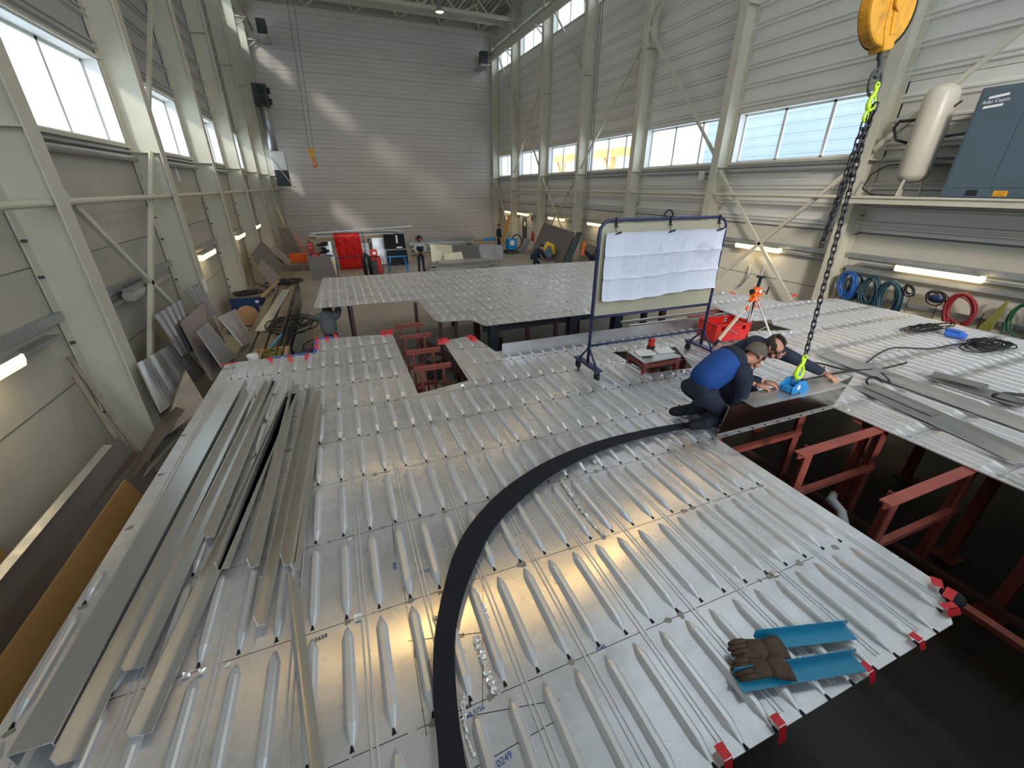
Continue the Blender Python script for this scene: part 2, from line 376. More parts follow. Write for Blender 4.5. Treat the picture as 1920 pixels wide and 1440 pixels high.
# columns
def column(X, s, y, name):
    m = MB(); a, b = sorted((X, X - s*.02)); w = .15
    m.box((a, y-w, 0), (b, y+w, 14.4))
    rear = X - s*.53; a2, b2 = sorted((rear, rear + s*.02)); m.box((a2, y-w, 0), (b2, y+w, 14.4))
    a3, b3 = sorted((X - s*.02, rear + s*.02)); m.box((a3, y-.008, 0), (b3, y+.008, 14.4))
    for z in (4.62, 8.9): m.box((a3, y-w, z), (b3, y+w, z+.02))
    m.box((min(X, X+s*.0)-.0, y-.2, 0), (max(X, X)+.0001, y+.2, .02))
    o = m.build(name, CREAM, kind='structure')
    c = MB(); t0, t1 = X, X + s*.55      # crane corbel
    c.bar((t0, y, 11.92), (t1, y, 11.92), .16, .06); c.bar((t0, y, 11.55), (t0+(t1-t0)*.8, y, 11.88), .05, .05, (0, 1, 0))
    c.build('crane_bracket', CREAM, o)
    bt = MB()
    for z in (.9, 1.15, 2.0, 2.9, 3.35):
        for yy in (-.06, .06):
            xx = rear + s*.03; bt.box((min(xx, xx+s*.05), y+yy+(.1 if yy > 0 else -.1)-.02, z), (max(xx, xx+s*.05), y+yy+(.1 if yy > 0 else -.1)+.02, z+.035))
    bt.build('clip', DKGREY, o)
    return o
for y in COLY[1:] + [34.75]:
    column(FL, 1, y, 'column'); column(FR, -1, y, 'column')
# crane runway beams and rails
for X, s, nm in ((-2.85, 1, 'trim_30'), (11.85, -1, 'trim_31')):
    m = MB(); m.box((X-.13, YF, 11.96), (X+.13, YB-.3, 11.99)); m.box((X-.02, YF, 11.99), (X+.02, YB-.3, 12.33)); m.box((X-.13, YF, 12.33), (X+.13, YB-.3, 12.36)); m.box((X-.04, YF, 12.36), (X+.04, YB-.3, 12.42))
    st(m, nm, CREAM)
for X, s, nm in ((-3.3, 1, 'trim_32'), (12.35, -1, 'trim_33')):
    m = MB(); m.box((X-.02, 8, 12.9), (X+.02, YB-.2, 13.3)); st(m, nm, CREAMD)
# struts from column to column, conduit under the windows
n = 40
for X, s, Xw in ((FL, 1, XL), (FR, -1, XR)):
    for (ya, yb) in bays:
        if yb < 0: continue
        m = MB(); m.cyl((X - s*.08, ya+.0, 3.8), (X - s*.08, yb-.0, 3.8), .045); st(m, 'trim_%d' % n, CREAM); n += 1
        m = MB(); m.cyl((Xw + s*.1, ya+.2, 4.5), (Xw + s*.1, yb-.2, 4.5), .055); m.cyl((Xw + s*.05, ya+.2, 4.62), (Xw + s*.05, yb-.2, 4.62), .03); st(m, 'trim_%d' % n, GALV); n += 1
        m = MB(); m.box((min(Xw, Xw+s*.08), ya+.1, 2.33), (max(Xw, Xw+s*.08), yb-.1, 2.45)); m.box((min(Xw, Xw+s*.16), ya+.3, 2.2), (max(Xw, Xw+s*.16), yb-.5, 2.24)); st(m, 'trim_%d' % n, GALV); n += 1
# diagonal wind braces with bolted gusset ends
def brace(X, y0, z0, y1, z1, s):
    m = MB(); a, b = V((X, y0, z0)), V((X, y1, z1)); m.bar(a, b, .09, .07, (1, 0, 0))
    d = (b-a).normalized(); o = st(m, 'trim_%d' % brace.n, CREAM); brace.n += 1
    g = MB()
    for p, q in ((a, 1), (b, -1)): g.bar(p, p + d*q*.7, .02, .13, (0, -d.z, d.y))
    g.build('gusset', CREAM, o)
    bl = MB()
    for p, q in ((a, 1), (b, -1)):
        for t in (.12, .24, .36, .5): bl.cyl(p + d*q*t, p + d*q*t + V((s*.03, 0, 0)), .02, n=8)
    bl.build('bolt', DKGREY, o)
brace.n = 90
R_ = 12.36; L_ = -3.36
for y0, z0, y1, z1 in ((16.7, 9.4, 12.25, 4.9), (12.35, 9.6, 16.0, 13), (17.1, 9.1, 21.3, 4.9), (16.7, 9.6, 13, 13), (12.0, 4.5, 7.7, .35), (7.65, 4.55, 12.0, .3), (2.9, 9.2, 7.4, 4.85),
                       (26, 4.55, 21.6, .5), (21.6, 4.55, 26, .5), (30.6, 9.7, 26.2, 4.9), (26.2, 9.7, 30.6, 4.9), (34.6, 4.4, 31, .5), (31, 9.7, 34.5, 13), (21.6, 9.0, 26, 13.2)):
    brace(R_, y0, z0, y1, z1, -1)
for y0, z0, y1, z1 in ((7.6, 4.2, 12.0, .3), (12.0, 4.62, 7.7, .5), (12.3, 5.1, 16.6, 9.1)):
    brace(L_, y0, z0, y1, z1, 1)
# door in the far right bay
d = MB(); d.box((XR-.04, 28.9, 0), (XR-.0, 29.8, 2.1)); o = st(d, 'door_1', DKGREY)
d = MB(); d.cyl((XR-.06, 29.35, 1.6), (XR-.03, 29.35, 1.6), .16, n=20); d.build('porthole', WHITE, o)
d = MB(); d.box((XR-.07, 28.8, 0), (XR-.0, 28.9, 2.2)); d.box((XR-.07, 29.8, 0), (XR-.0, 29.9, 2.2)); d.box((XR-.07, 28.8, 2.1), (XR-.0, 29.9, 2.2)); d.build('door_frame', CREAMD, o)
# unseen gallery slab under the viewer, added to shade the floor below
g = MB(); g.slab([(-3.6, -.35, 2.3), (12.0, -.35, 2.3), (12.0, -7.9, 2.3), (-3.6, -7.9, 2.3)], (0, 0, .12)); st(g, 'floor_shading_gallery', GALV)
# neighbouring buildings seen through the right windows
m = MB(); ribbed(m, 24, -1, 13.6, 25, 0, 8.6, .5); m.box((24.06, 13.6, 0), (34, 25, 8.6))
m.build('neighbouring_hall', mat('outer_hall_sheet', (.30, .37, .46), .6, 0, .1, .6), label='blue grey sheet-clad hall outside the window with the nearest panes', cat='building')
m = MB(); m.box((40, 18, 0), (50, 60, 6.5)); m.build('outer_shed', mat('pale_shed_sheet', (.62, .68, .74), .7), label='low pale shed beyond the middle right windows', cat='building')
gt = thing('gantry_crane', (26, 42, 0), 'yellow outdoor gantry crane seen through the far right windows', 'crane')
m = MB(); m.box((25, 36, 6.6), (26, 50, 7.3)); m.build('girder', YEL, gt)
for yy in (38, 43, 48):
    m = MB(); m.bar((25.5, yy, 0), (25.5, yy, 6.6), .4, .4); m.bar((25.5, yy-1.5, 3), (25.5, yy+1.5, 6.6), .25, .25); m.build('leg', YEL, gt)
# ---------------------------------------------------------------- lamps on the walls
def walllamp(X, s, ya, yb, label, lit=True, grp=None):
    z = 2.28; t = thing('wall_lamp', (X, (ya+yb)/2, z-.1), label, 'lamp', grp)
    m = MB(); a, b = sorted((X + s*.16, X + s*.30)); pr = [(-.07, -.09), (.07, -.09), (.09, -.02), (.09, .05), (-.09, .05), (-.09, -.02)]
    c = X + s*.24; m.sweep((c, ya, z), (c, yb, z), pr); m.build('lamp_cover', TUBE if lit else TUBEOFF, t, bevel=.015)
    m = MB(); m.box((c-.08, ya+.05, z+.05), (c+.08, yb-.05, z+.1)); m.build('housing', GALV, t)
    m = MB()
    for yy in (ya+.3, yb-.3): m.box((min(X, c), yy-.02, z+.06), (max(X, c), yy+.02, z+.09))
    m.build('bracket', GALV, t)
    if lit:
        l = light('wall_lamp_light', 'AREA', (c + s*.02, (ya+yb)/2, z-.11), 2.5, (1, .80, .5), shape='RECTANGLE', size=.12, size_y=(yb-ya)*.95)
rl = [(4.5, 6.1, 'long lit wall lamp above the hanging hoses'), (9.2, 10.8, 'lit wall lamp behind the crossing of the braces right of the whiteboard'), (13.9, 15.4, 'lit wall lamp behind the whiteboard'),
      (18.7, 20.4, 'lit wall lamp just left of the whiteboard'), (23.2, 25.1, 'lit wall lamp above the big leaning grey plate'), (28.4, 30.2, 'lit wall lamp over the dark door'), (31.5, 33.0, 'lit wall lamp in the far corner above the brooms')]
for a, b, lb in rl: walllamp(XR, -1, a, b, lb)
for a, b, lb, lit in [(4.6, 5.95, 'lit wall lamp at the left border of the picture', True), (9.0, 10.9, 'unlit lamp fitting behind the crossed braces on the left wall', False),
                      (13.6, 15.1, 'lit lamp on the left wall nearest the blue cabinet', True), (18.8, 20.2, 'second lit lamp along the left wall, past the blue cabinet', True), (23.4, 24.6, 'farthest lit lamp on the left wall', True)]:
    walllamp(XL, 1, a, b, lb, lit)
# high bay lamps under the roof
def highbay(x, y, z, lab):
    t = thing('high_bay_lamp', (x, y, z), lab, 'lamp', 'high bay lamps under the roof')
    m = MB(); m.lathe([(.05, .55), (.12, .5), (.13, .2), (.2, .1), (.26, 0), (.24, 0), (.1, .1)][::-1], (x, y, z)); m.build('reflector', GALV, t, smooth=True)
    m = MB(); m.cyl((x, y, z+.03), (x, y, z+.06), .22, n=20); m.build('lens', HIBAY, t)
    m = MB(); m.cyl((x, y, z+.5), (x, y, 14.5), .012, n=6); m.build('suspension_rod', GALV, t)
    light('high_bay_light', 'SPOT', (x, y, z-.02), 150, (1, .60, .15), spot_size=math.radians(115), spot_blend=.6, shadow_soft_size=.22)
for x in (1.2, 7.0):
    for y in (9.3, 18.8, 28.2):
        highbay(x, y, 12.5, 'round high bay lamp hanging from the roof' if not (x > 5 and y > 25) else 'lit round lamp hanging near the top of the dark end wall')
# ================================================================ DECK SECTIONS
ZD = 1.6
SP = .193
SEAM = [.54 - .03] + [1.19 + .715*k for k in range(0, 20)]
def poly_in(poly, x, y):
    c = False; j = len(poly)-1
    for i in range(len(poly)):
        xi, yi = poly[i]; xj, yj = poly[j]
        if (yi > y) != (yj > y) and x < (xj-xi)*(y-yi)/(yj-yi)+xi: c = not c
        j = i
    return c
def deck(name, poly, holes, label, cat='deck section', seams=SEAM, x0=-1.86, rnd=1, dark_ends=False):
    import bmesh
    rg = random.Random(rnd)
    xs = [p[0] for p in poly]; ys = [p[1] for p in poly]
    t = thing(name, ((min(xs)+max(xs))/2, (min(ys)+max(ys))/2, ZD-.012), label, cat)
    inside = lambda x, y: poly_in(poly, x, y) and not any(poly_in(h, x, y) for h in holes)
    # plate: triangle-fill outline with holes
    bm = bmesh.new(); eds = []
    for lp in [poly] + holes:
        vs = [bm.verts.new((x, y, ZD)) for x, y in lp]
        eds += [bm.edges.new((vs[i], vs[(i+1) % len(vs)])) for i in range(len(vs))]
    bmesh.ops.triangle_fill(bm, edges=eds, use_beauty=True)
    r = bmesh.ops.extrude_face_region(bm, geom=list(bm.faces))
    for v in [g for g in r['geom'] if isinstance(g, bmesh.types.BMVert)]: v.co.z -= .012
    mb = MB(); bm.verts.index_update(); mb.add([v.co.copy() for v in bm.verts], [tuple(v.index for v in f.verts) for f in bm.faces]); bm.free()
    mb.build('deck_plate', ALU, t)
    ctr = 0; x = x0; sl_ = MB()
    while x < max(xs):
        m = MB(); runs = []
        for a, b in zip(seams[:-1], seams[1:]):
            ya, yb = a + .05, b - .045
            # clip the run to the plate
            pts = [ya + (yb-ya)*k/14 for k in range(15)]
            ok = [p for p in pts if inside(x-.05, p) and inside(x+.05, p)]
            if len(ok) < 4: continue
            runs.append((ok[0] + (0 if ok[0] == ya else .03), ok[-1] - (0 if ok[-1] == pts[-1] else .03)))
        for ya, yb in runs:
            L_ = yb - ya; secs = [(ya - .012, .34, .02), (ya + .02, .55, .38), (ya + min(.085, L_*.3), 1, 1), (yb - min(.07, L_*.3), 1, 1), (yb - min(.03, L_*.15), .62, .8), (yb + .012, .08, .05)]
            vs = []
            for yy, q, hh in secs:
                vs += [(x-.034*q, yy, ZD), (x-.024*q, yy, ZD+.022*hh), (x-.012*q, yy, ZD+.031*hh), (x+.012*q, yy, ZD+.031*hh), (x+.024*q, yy, ZD+.022*hh), (x+.034*q, yy, ZD)]
            m.add(vs, [(i*6+j, i*6+j+1, i*6+j+7, i*6+j+6) for i in range(5) for j in range(5)] + [(5, 4, 3, 2, 1, 0), tuple(range(30, 36))])
            if dark_ends: sl_.slab([(x-.012, ya-.034, ZD), (x+.010, ya-.030, ZD), (x+.002, ya-.004, ZD+.004), (x-.006, ya-.004, ZD+.004)], (0, 0, .0035))
        if runs: m.build('stiffener', ALU2, t)
        if ctr % 2 == 0:
            xb = x + SP/2; m = MB(); y = min(ys); seg = None; st_ = .06
            while y <= max(ys) + st_:
                i = inside(xb, y)
                if i and seg is None: seg = y
                if not i and seg is not None:
                    for dx in (-.014, .014): m.sweep((xb+dx, seg, ZD), (xb+dx, y-st_, ZD), [(-.006, 0), (.006, 0), (.003, .007), (-.003, .007)])
                    seg = None
                y += st_
            if m.v: m.build('weld_bead', ALU2, t)
        x += SP; ctr += 1
    if sl_.v: sl_.build('end_shade', BLACKM, t, kind='stuff')  # black slabs stand in for the shade inside hollow rib ends
    # pencilled seam lines and grinding smears
    m = MB(); sm = MB()
    for s in seams[1:]:
        x = min(xs)
        while x < max(xs):
            L = rg.uniform(.25, .9)
            if inside(x, s) and inside(x+L, s): m.box((x, s-.0016, ZD), (x+L, s+.0016, ZD+.0012))
            x += L + rg.uniform(.01, .05)
        x = x0; k = 0
        while x < max(xs):
            xx = x + (SP/2 if k % 2 else 0)
            if inside(xx, s+.03) and inside(xx, s-.03) and rg.random() < .55:
                n_ = 9; r0 = rg.uniform(.012, .032)
                sm.slab([(xx + r0*rg.uniform(.5, 1.3)*math.cos(2*PI*i/n_)*1.1, s + r0*rg.uniform(.5, 1.2)*math.sin(2*PI*i/n_), ZD) for i in range(n_)], (0, 0, .0015))
            x += SP; k += 1
    m.build('seam_line', INK, t, kind='stuff'); sm.build('sealant_smear', SMEAR, t, kind='stuff')
    return t, inside
front_poly = [(-1.95, -.2), (-.8, -.2), (-.8, .53), (3.12, .53), (3.4, .72), (3.4, 2.64), (5.25, 2.64), (5.25, 5.1), (6.0, 5.2), (6.0, 5.9), (2.08, 5.9), (1.95, 6.8), (1.4, 6.72), (1.36, 5.0), (.64, 4.84), (.64, 7.42), (-.64, 7.6), (-.64, 6.9), (-1.86, 6.9)]
front, in_front = deck('deck_section', front_poly, [[(3.83, 5.2), (3.83, 4.3), (4.56, 4.22), (4.96, 5.03)]], 'silvery aluminium deck section in front, under the black strip and the kneeling men', rnd=3, dark_ends=True)
right_poly = [(5.27, -.5), (11.0, -.5), (11.0, 6.3), (9.4, 6.55), (8.95, 7.85), (7.75, 7.6), (7.5, 6.75), (7.48, 6.1), (7.42, 5.82), (7.5, 5.63), (7.9, 5.6), (7.6, 5.32), (7.66, 4.94), (6.95, 5.16), (6.02, 5.15), (5.27, 5.05)]
right, in_right = deck('deck_section', right_poly, [], 'bright aluminium deck section on the right below the hanging hoses', x0=5.36, rnd=5)
far_poly = [(-.74, 9.8), (1.5, 9.76), (1.53, 7.95), (1.62, 7.84), (2.2, 7.75), (2.36, 7.26), (4.85, 7.26), (7.4, 7.6), (8.6, 9.0), (8.6, 13.2), (-.6, 13.3)]
far, in_far = deck('deck_section', far_poly, [], 'separate aluminium deck section standing farther back, left of the whiteboard', x0=-.6, rnd=9)
# writing on the front plate
for s_, px, py, sz, mt, rz in (('68', 879, 1324, .030, INK, .1), ('BB 5756', 891, 1335, .030, INKB, .1), ('0249', 946, 1424, .040, INKB, .2), ('5658', 602, 1196, .035, INK, .1), ('5758', 962, 1162, .035, INK, 1.4),
                           ('4192 59', 780, 1218, .03, INK, 1.5), ('5745', 1127, 1215, .03, INKB, 0), ('5656', 740, 1062, .035, INKB, 1.5), ('64', 826, 1112, .03, INK, 0), ('523', 864, 1193, .03, INK, 0), ('V5737', 796, 1072, .03, INKB, 0)):
    text(s_, atz(px, py, ZD) + V((0, 0, .002)), sz, (0, 0, rz), mt, front, 'marking')
m = MB()
for a, b in (((765, 1202), (905, 1186)), ((862, 1346), (1050, 1312)), ((905, 1080), (905, 1322)), ((890, 1440), (1052, 1346)), ((735, 970), (740, 1040)), ((750, 1060), (800, 1380))):
    m.bar(atz(*a, ZD)+V((0,0,.001)), atz(*b, ZD)+V((0,0,.001)), .003, .002)
m.build('pencil_line', INK, front, kind='stuff')
# scraps of peeled foil lying on the plate
sc = [(1262, 440+0)]
rg = random.Random(4)
def foil(pts, wd, name='foil_scrap', label=None, grp='peeled foil scraps on the deck'):
    m = MB(); P = [atz(*p, ZD) for p in pts]; n_ = 26
    path = []
    for i in range(n_+1):
        u = i/n_*(len(P)-1); k = min(int(u), len(P)-2); path.append(P[k].lerp(P[k+1], u-k))
    grid = [[p + V(((j-1.5)*wd/3 + rg.uniform(-.3, .3)*wd, rg.uniform(-.004, .004), .003 + rg.uniform(0, 1)*wd*.5)) for j in range(4)] for p in path]
    m.sheet(grid, (0, 0, -.001)); return m.build(name, CRUMP, label=label, cat='foil scrap', group=grp)
foil([(980, 870), (1005, 900)], .02, label='short crumpled foil strip just beyond the black strip\'s bend')
foil([(1052, 902), (1085, 950), (1130, 1005)], .03, label='long crumpled foil ridge inside the bend of the black strip')
foil([(893, 1195), (905, 1240), (930, 1300)], .035, label='crumpled white foil strip right of the black strip, nearest the viewer')
foil([(905, 1135), (915, 1170)], .025, label='small foil curl beside the written numbers')
foil([(866, 1300), (872, 1360), (888, 1420)], .02, label='pale foil shred touching the black strip near the bottom border')
for i, (px, py, w, d_) in enumerate([(1452, 1076, .03, 'above the blue profiles'), (672, 1160, .03, 'between the ribs left of the black strip'), (657, 1012, .02, 'beside the longest loose profile'), (815, 1160, .02, 'touching the left edge of the black strip'), (645, 825, .02, 'on the ribs below the left deck opening'),
                                (698, 815, .018, 'on the seam below the left deck opening'), (350, 1268, .025, 'between two loose angle profiles'), (380, 1262, .025, 'beside another white flake between loose profiles'), (426, 1248, .02, 'right of the pair of white flakes'), (1115, 867, .04, 'beyond the black strip near the men')]):
    m = MB(); c = atz(px, py, ZD)
    m.sheet([[c + V(((i_-1.5)*w/2, (j_-1.5)*w/2, .004 + rg.uniform(0, w*.5))) for i_ in range(4)] for j_ in range(4)], (0, 0, -.001))
    m.build('foil_flake', CRUMP, label='small white foil flake ' + d_, cat='foil scrap', group='small foil flakes')
# ---------------------------------------------------------------- black strip laid in an arc
inner = [(885, 1480), (868, 1400), (856, 1300), (853, 1200), (868, 1120), (895, 1050), (930, 985), (990, 925), (1060, 876), (1150, 836), (1240, 812), (1322, 796)]
outer = [(826, 1480), (820, 1400), (812, 1300), (814, 1200), (828, 1120), (852, 1035), (890, 972), (950, 912), (1030, 862), (1120, 827), (1220, 803), (1306, 789)]
def dens(ps, z, n=48):
    P = [atz(*p, z) for p in ps]; o = []
    for i in range(n+1):
        u = i/n*(len(P)-1); k = min(int(u), len(P)-2); t = u-k
        a = P[max(k-1, 0)]; b = P[k]; c = P[k+1]; d = P[min(k+2, len(P)-1)]
        o.append(.5*((2*b) + (c-a)*t + (2*a-5*b+4*c-d)*t*t + (3*b-a-3*c+d)*t**3))
    return o
zi = ZD + .056
I_, O_ = dens(inner, zi), dens(outer, zi)
m = MB(); m.sheet([[a, a.lerp(b, .5), b] for a, b in zip(I_, O_)], (0, 0, -.009))
m.build('black_strip', BLACKM, label='wide matt black strip bent in a long arc across the deck', cat='strip')
# ---------------------------------------------------------------- loose aluminium profiles on the left
def angle(p0, p1, w, h, label, th=.006, flip=False, kind_='L', up=(0, 0, 1)):
    f = -1 if flip else 1
    if kind_ == 'B': pr = [(0, 0), (0, h), (w, h), (w, 0), (w-th, 0), (w-th, h-th), (th, h-th), (th, 0)]
    elif kind_ == 'L': pr = [(0, 0), (f*w, 0), (f*w, th), (f*th, th), (f*th, h), (0, h)]
    elif kind_ == 'U': pr = [(0, 0), (w, 0), (w, h), (w-th, h), (w-th, th), (th, th), (th, h), (0, h)]
    elif kind_ == 'T': pr = [(-w/2, 0), (w/2, 0), (w/2, th), (th/2, th), (th/2, h), (-th/2, h), (-th/2, th), (-w/2, th)]
    m = MB(); m.sweep(p0, p1, pr, up)
    return m.build('aluminium_profile', ALUP, label=label, cat='metal profile', group='loose profiles on the left of the deck')
zt = ZD + .05
def P(x, y, z=zt): return atz(x, y, z)
angle(P(30, 1438), P(437, 726), .16, .09, 'widest and leftmost of the loose profiles, with a warm light patch', kind_='B')
angle(P(105, 1437), P(462, 735), .09, .07, 'long tapered profile second from the left border of the deck')
angle(P(232, 1260), P(500, 716, zt), .10, .05, 'loose angle profile third from the left, ending beside a bent cut end')
angle(P(243, 1385), P(540, 740), .09, .06, 'loose angle profile whose open V end lies nearest the bottom border')
angle(P(385, 1010), P(512, 715), .06, .07, 'short upright angle in the middle of the loose profiles')
angle(P(408, 1070), P(540, 745), .07, .08, 'upright angle ending at the white foil seam')
angle(P(468, 1065), P(552, 722), .06, .09, 'tall-edged angle right of the middle of the loose profiles')
angle(P(482, 1175), P(582, 728), .05, .09, 'narrow upright profile with a yellowish cut end')
angle(P(532, 1062), P(590, 735), .07, .12, 'tallest loose profile, its bright side facing the ribs')
angle(P(590, 1500), P(541, 1075), .05, .06, 'narrow profile pointing at the viewer right of the angle profiles')
angle(P(548, 1070), P(598, 760), .05, .07, 'rightmost of the far loose profiles, lying against the ribbed plate')
# ---------------------------------------------------------------- red frames under the openings
def trestle(y, x0, x1, label, zt=1.56, zl=1.0, m_=REDOX, grp='red oxide trestles', w=.10):
    t = thing('steel_trestle', ((x0+x1)/2, y, 0), label, 'trestle', grp)
    a = MB(); a.sweep((x0, y, zt), (x1, y, zt), [(-w/2, 0), (-.008, 0), (-.008, -.06), (.008, -.06), (.008, 0), (w/2, 0), (w/2, .015), (-w/2, .015)])
    a.build('top_beam', m_, t)
    for xx in (x0+.18*(x1-x0)**.5*.8, x1-.12):
        b = MB(); b.bar((xx, y, 0), (xx, y, zt), .035 if w < .09 else .11, .03 if w < .09 else .012, (0, 1, 0)); b.bar((xx+.05*(1 if w > .09 else 0), y+.05, 0), (xx+.05*(1 if w > .09 else 0), y+.05, zt), .012, .1, (0, 1, 0))
        b.build('leg', m_, t)
    c = MB(); c.bar((x0+.1, y+.0, zl), (x1-.08, y+.0, zl), .06, .06); c.build('cross_beam', m_, t); c = MB(); c.bar((x0+.1, y, .12), (x1-.08, y, .12), .08, .08); c.build('base_beam', m_, t)
    return t
trestle(2.15, 4.0, 5.58, 'red oxide trestle in the right opening, nearer the hanging plate')
trestle(1.37, 4.0, 5.58, 'red oxide trestle in the right opening, nearer the viewer')
trestle(3.0, 3.7, 5.5, 'red oxide trestle half hidden below the hanging plate', zt=1.5)
for y, lb in ((5.77, 'nearest the viewer'), (6.5, 'second from the viewer'), (7.3, 'third from the viewer'), (8.0, 'farthest back')):
    trestle(y, .74, 1.30, 'small red oxide frame in the left opening, ' + lb, zt=1.56, zl=.95, grp='small frames in the left opening', w=.07)
for x, ya, yb, z, lb in ((4.35, .2, 3.6, .86, 'thin red beam running lengthwise low in the right opening'), (5.4, -.2, 3.6, .3, 'dark red beam lying low at the far side of the right opening'),
                     (1.45, 5.0, 9.5, .75, 'dark red longitudinal beam right of the small frames'), (.72, 4.9, 8.2, .6, 'dark red longitudinal beam left of the small frames')):
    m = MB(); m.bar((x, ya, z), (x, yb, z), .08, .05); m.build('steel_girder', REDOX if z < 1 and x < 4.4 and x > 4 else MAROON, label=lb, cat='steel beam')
m = MB(); m.sweep((4.7, 2.3, .0), (4.7, 2.31, .0), [(-.1, 0), (.1, 0), (.1, .1), (-.1, .1)])
# supports under the rest of the front and right deck
k = 0
for x, y in ((3.0, 1.2), (3.7, 4.0), (4.4, 4.6), (5.0, 4.0), (5.6, 4.4), (6.6, 4.4), (-1.6, 6.7), (-.5, 7.3), (.5, 7.2), (.2, 3), (-1.6, 3), (2.2, 3.0), (2.6, 1.2), (6.2, 1.4), (7.5, 2.5), (9.5, 4.5), (8.8, 7.3), (7.6, 6.6), (9.6, 2), (5.65, 2.4), (5.7, .8)):
    m = MB(); m.bar((x, y, 0), (x, y, ZD-.015), .1, .1, (0, 1, 0)); m.box((x-.12, y-.12, 0), (x+.12, y+.12, .02)); m.bar((x-.3, y, ZD-.06), (x+.3, y, ZD-.06), .08, .08)
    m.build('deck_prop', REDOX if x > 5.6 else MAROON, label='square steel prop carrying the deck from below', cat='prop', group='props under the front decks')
# far deck: dark legs and beams
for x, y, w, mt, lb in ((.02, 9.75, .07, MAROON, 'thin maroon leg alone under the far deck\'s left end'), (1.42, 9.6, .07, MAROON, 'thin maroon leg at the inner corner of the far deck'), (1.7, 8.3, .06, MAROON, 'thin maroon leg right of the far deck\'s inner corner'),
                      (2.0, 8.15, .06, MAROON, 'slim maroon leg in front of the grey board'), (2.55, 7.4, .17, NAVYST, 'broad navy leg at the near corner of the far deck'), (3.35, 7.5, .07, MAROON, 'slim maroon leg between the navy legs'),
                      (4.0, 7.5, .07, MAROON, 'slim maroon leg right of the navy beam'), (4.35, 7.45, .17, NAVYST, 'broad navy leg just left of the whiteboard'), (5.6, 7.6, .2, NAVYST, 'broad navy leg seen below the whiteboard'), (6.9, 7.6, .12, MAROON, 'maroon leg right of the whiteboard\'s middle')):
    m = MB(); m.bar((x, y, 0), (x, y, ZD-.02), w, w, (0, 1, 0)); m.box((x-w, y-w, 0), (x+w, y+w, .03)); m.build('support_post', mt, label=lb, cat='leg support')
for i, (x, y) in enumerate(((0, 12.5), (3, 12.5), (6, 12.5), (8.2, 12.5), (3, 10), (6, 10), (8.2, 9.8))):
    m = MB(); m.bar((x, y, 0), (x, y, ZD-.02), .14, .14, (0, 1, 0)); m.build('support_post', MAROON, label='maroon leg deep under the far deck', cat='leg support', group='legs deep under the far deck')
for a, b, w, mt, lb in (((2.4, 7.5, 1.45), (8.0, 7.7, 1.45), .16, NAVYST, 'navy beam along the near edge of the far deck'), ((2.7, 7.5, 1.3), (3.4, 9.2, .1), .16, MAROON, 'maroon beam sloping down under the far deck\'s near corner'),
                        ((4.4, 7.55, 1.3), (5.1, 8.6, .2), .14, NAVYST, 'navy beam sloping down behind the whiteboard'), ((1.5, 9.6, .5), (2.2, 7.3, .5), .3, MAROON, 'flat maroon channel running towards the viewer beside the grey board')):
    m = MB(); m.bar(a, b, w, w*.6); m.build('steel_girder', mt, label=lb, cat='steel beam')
# boards under the far deck
m = MB(); m.slab([(1.8, 8.7, .55), (2.75, 8.8, .55), (2.9, 7.7, .5), (2.35, 7.6, .5)], (0, 0, .03)); m.bar((2.0, 8.5, 0), (2.0, 8.5, .55), .06, .06); m.bar((2.7, 8, 0), (2.7, 8, .52), .06, .06)
m.build('grey_board', ALUD, label='grey board resting low under the far deck beside its inner corner', cat='board')
m = MB(); m.slab([atz(930, 672, ZD)+V((0, .15, .0)), atz(1020, 655, ZD)+V((0, .25, .0)), atz(1020, 655, ZD)+V((0, .25, .2)), atz(930, 672, ZD)+V((0, .15, .2))], (0, .01, 0))
# long upright plate across the deck
m = MB(); A, B = V((2.1, 5.66, ZD)), V((6.05, 5.66, ZD)); h = .21
m.slab([A, B, B + V((0, 0, h)), A + V((0, 0, h))], (0, .01, 0)); m.slab([A + V((0, -.09, 0)), B + V((0, -.09, 0)), B, A], (0, 0, .01))
m.build('upright_plate', ALUD, label='long low aluminium bulwark plate standing across the deck behind the whiteboard', cat='metal plate')
for yy, lb in ((6.05, 'nearest'), (6.35, 'middle'), (6.62, 'farthest')):
    m = MB(); m.bar((5.0, yy, 1.56), (7.6, yy, 1.56), .05, .04); m.build('deck_bearer', ALUL, label='pale bearer bar in the gap right of the whiteboard, ' + lb + ' of three', cat='bar')
for x, y, lb in ((6.45, 6.35, 'left'), (6.75, 5.75, 'right')):
    trestle(y, x, x+.7, 'short red trestle in the gap behind the tripod, %s one' % lb, zt=1.6, zl=1.2, grp='short red trestles behind the tripod', w=.09)
# ================================================================ THINGS ON THE DECK
# whiteboard on wheels
bx0, bx1, by = 2.99, 5.04, 4.6
wb = thing('drawing_board', ((bx0+bx1)/2, by, ZD), 'wheeled navy tube stand holding a beige board, with a big folded drawing clipped on it', 'board')
zt_ = 3.64
r_ = .16; pts = [(bx0, by, 1.78), (bx0, by, zt_-r_)] + [(bx0+r_-r_*math.cos(a), by, zt_-r_+r_*math.sin(a)) for a in (.4, .8, 1.2)] + [(bx0+r_, by, zt_), (bx1-r_, by, zt_)] + \
      [(bx1-r_+r_*math.sin(a), by, zt_-r_+r_*math.cos(a)) for a in (.4, .8, 1.2)] + [(bx1, by, zt_-r_), (bx1, by, 1.78)]
m = MB(); m.tube(pts, .022, 10); m.build('tube_frame', NAVY, wb, smooth=True)
m = MB(); m.cyl((bx0, by, 2.42), (bx1, by, 2.42), .018); m.build('middle_rail', NAVY, wb, smooth=True)
m = MB(); m.cyl((bx0, by, 2.02), (bx1, by, 2.02), .016); m.build('lower_rail', NAVY, wb, smooth=True)
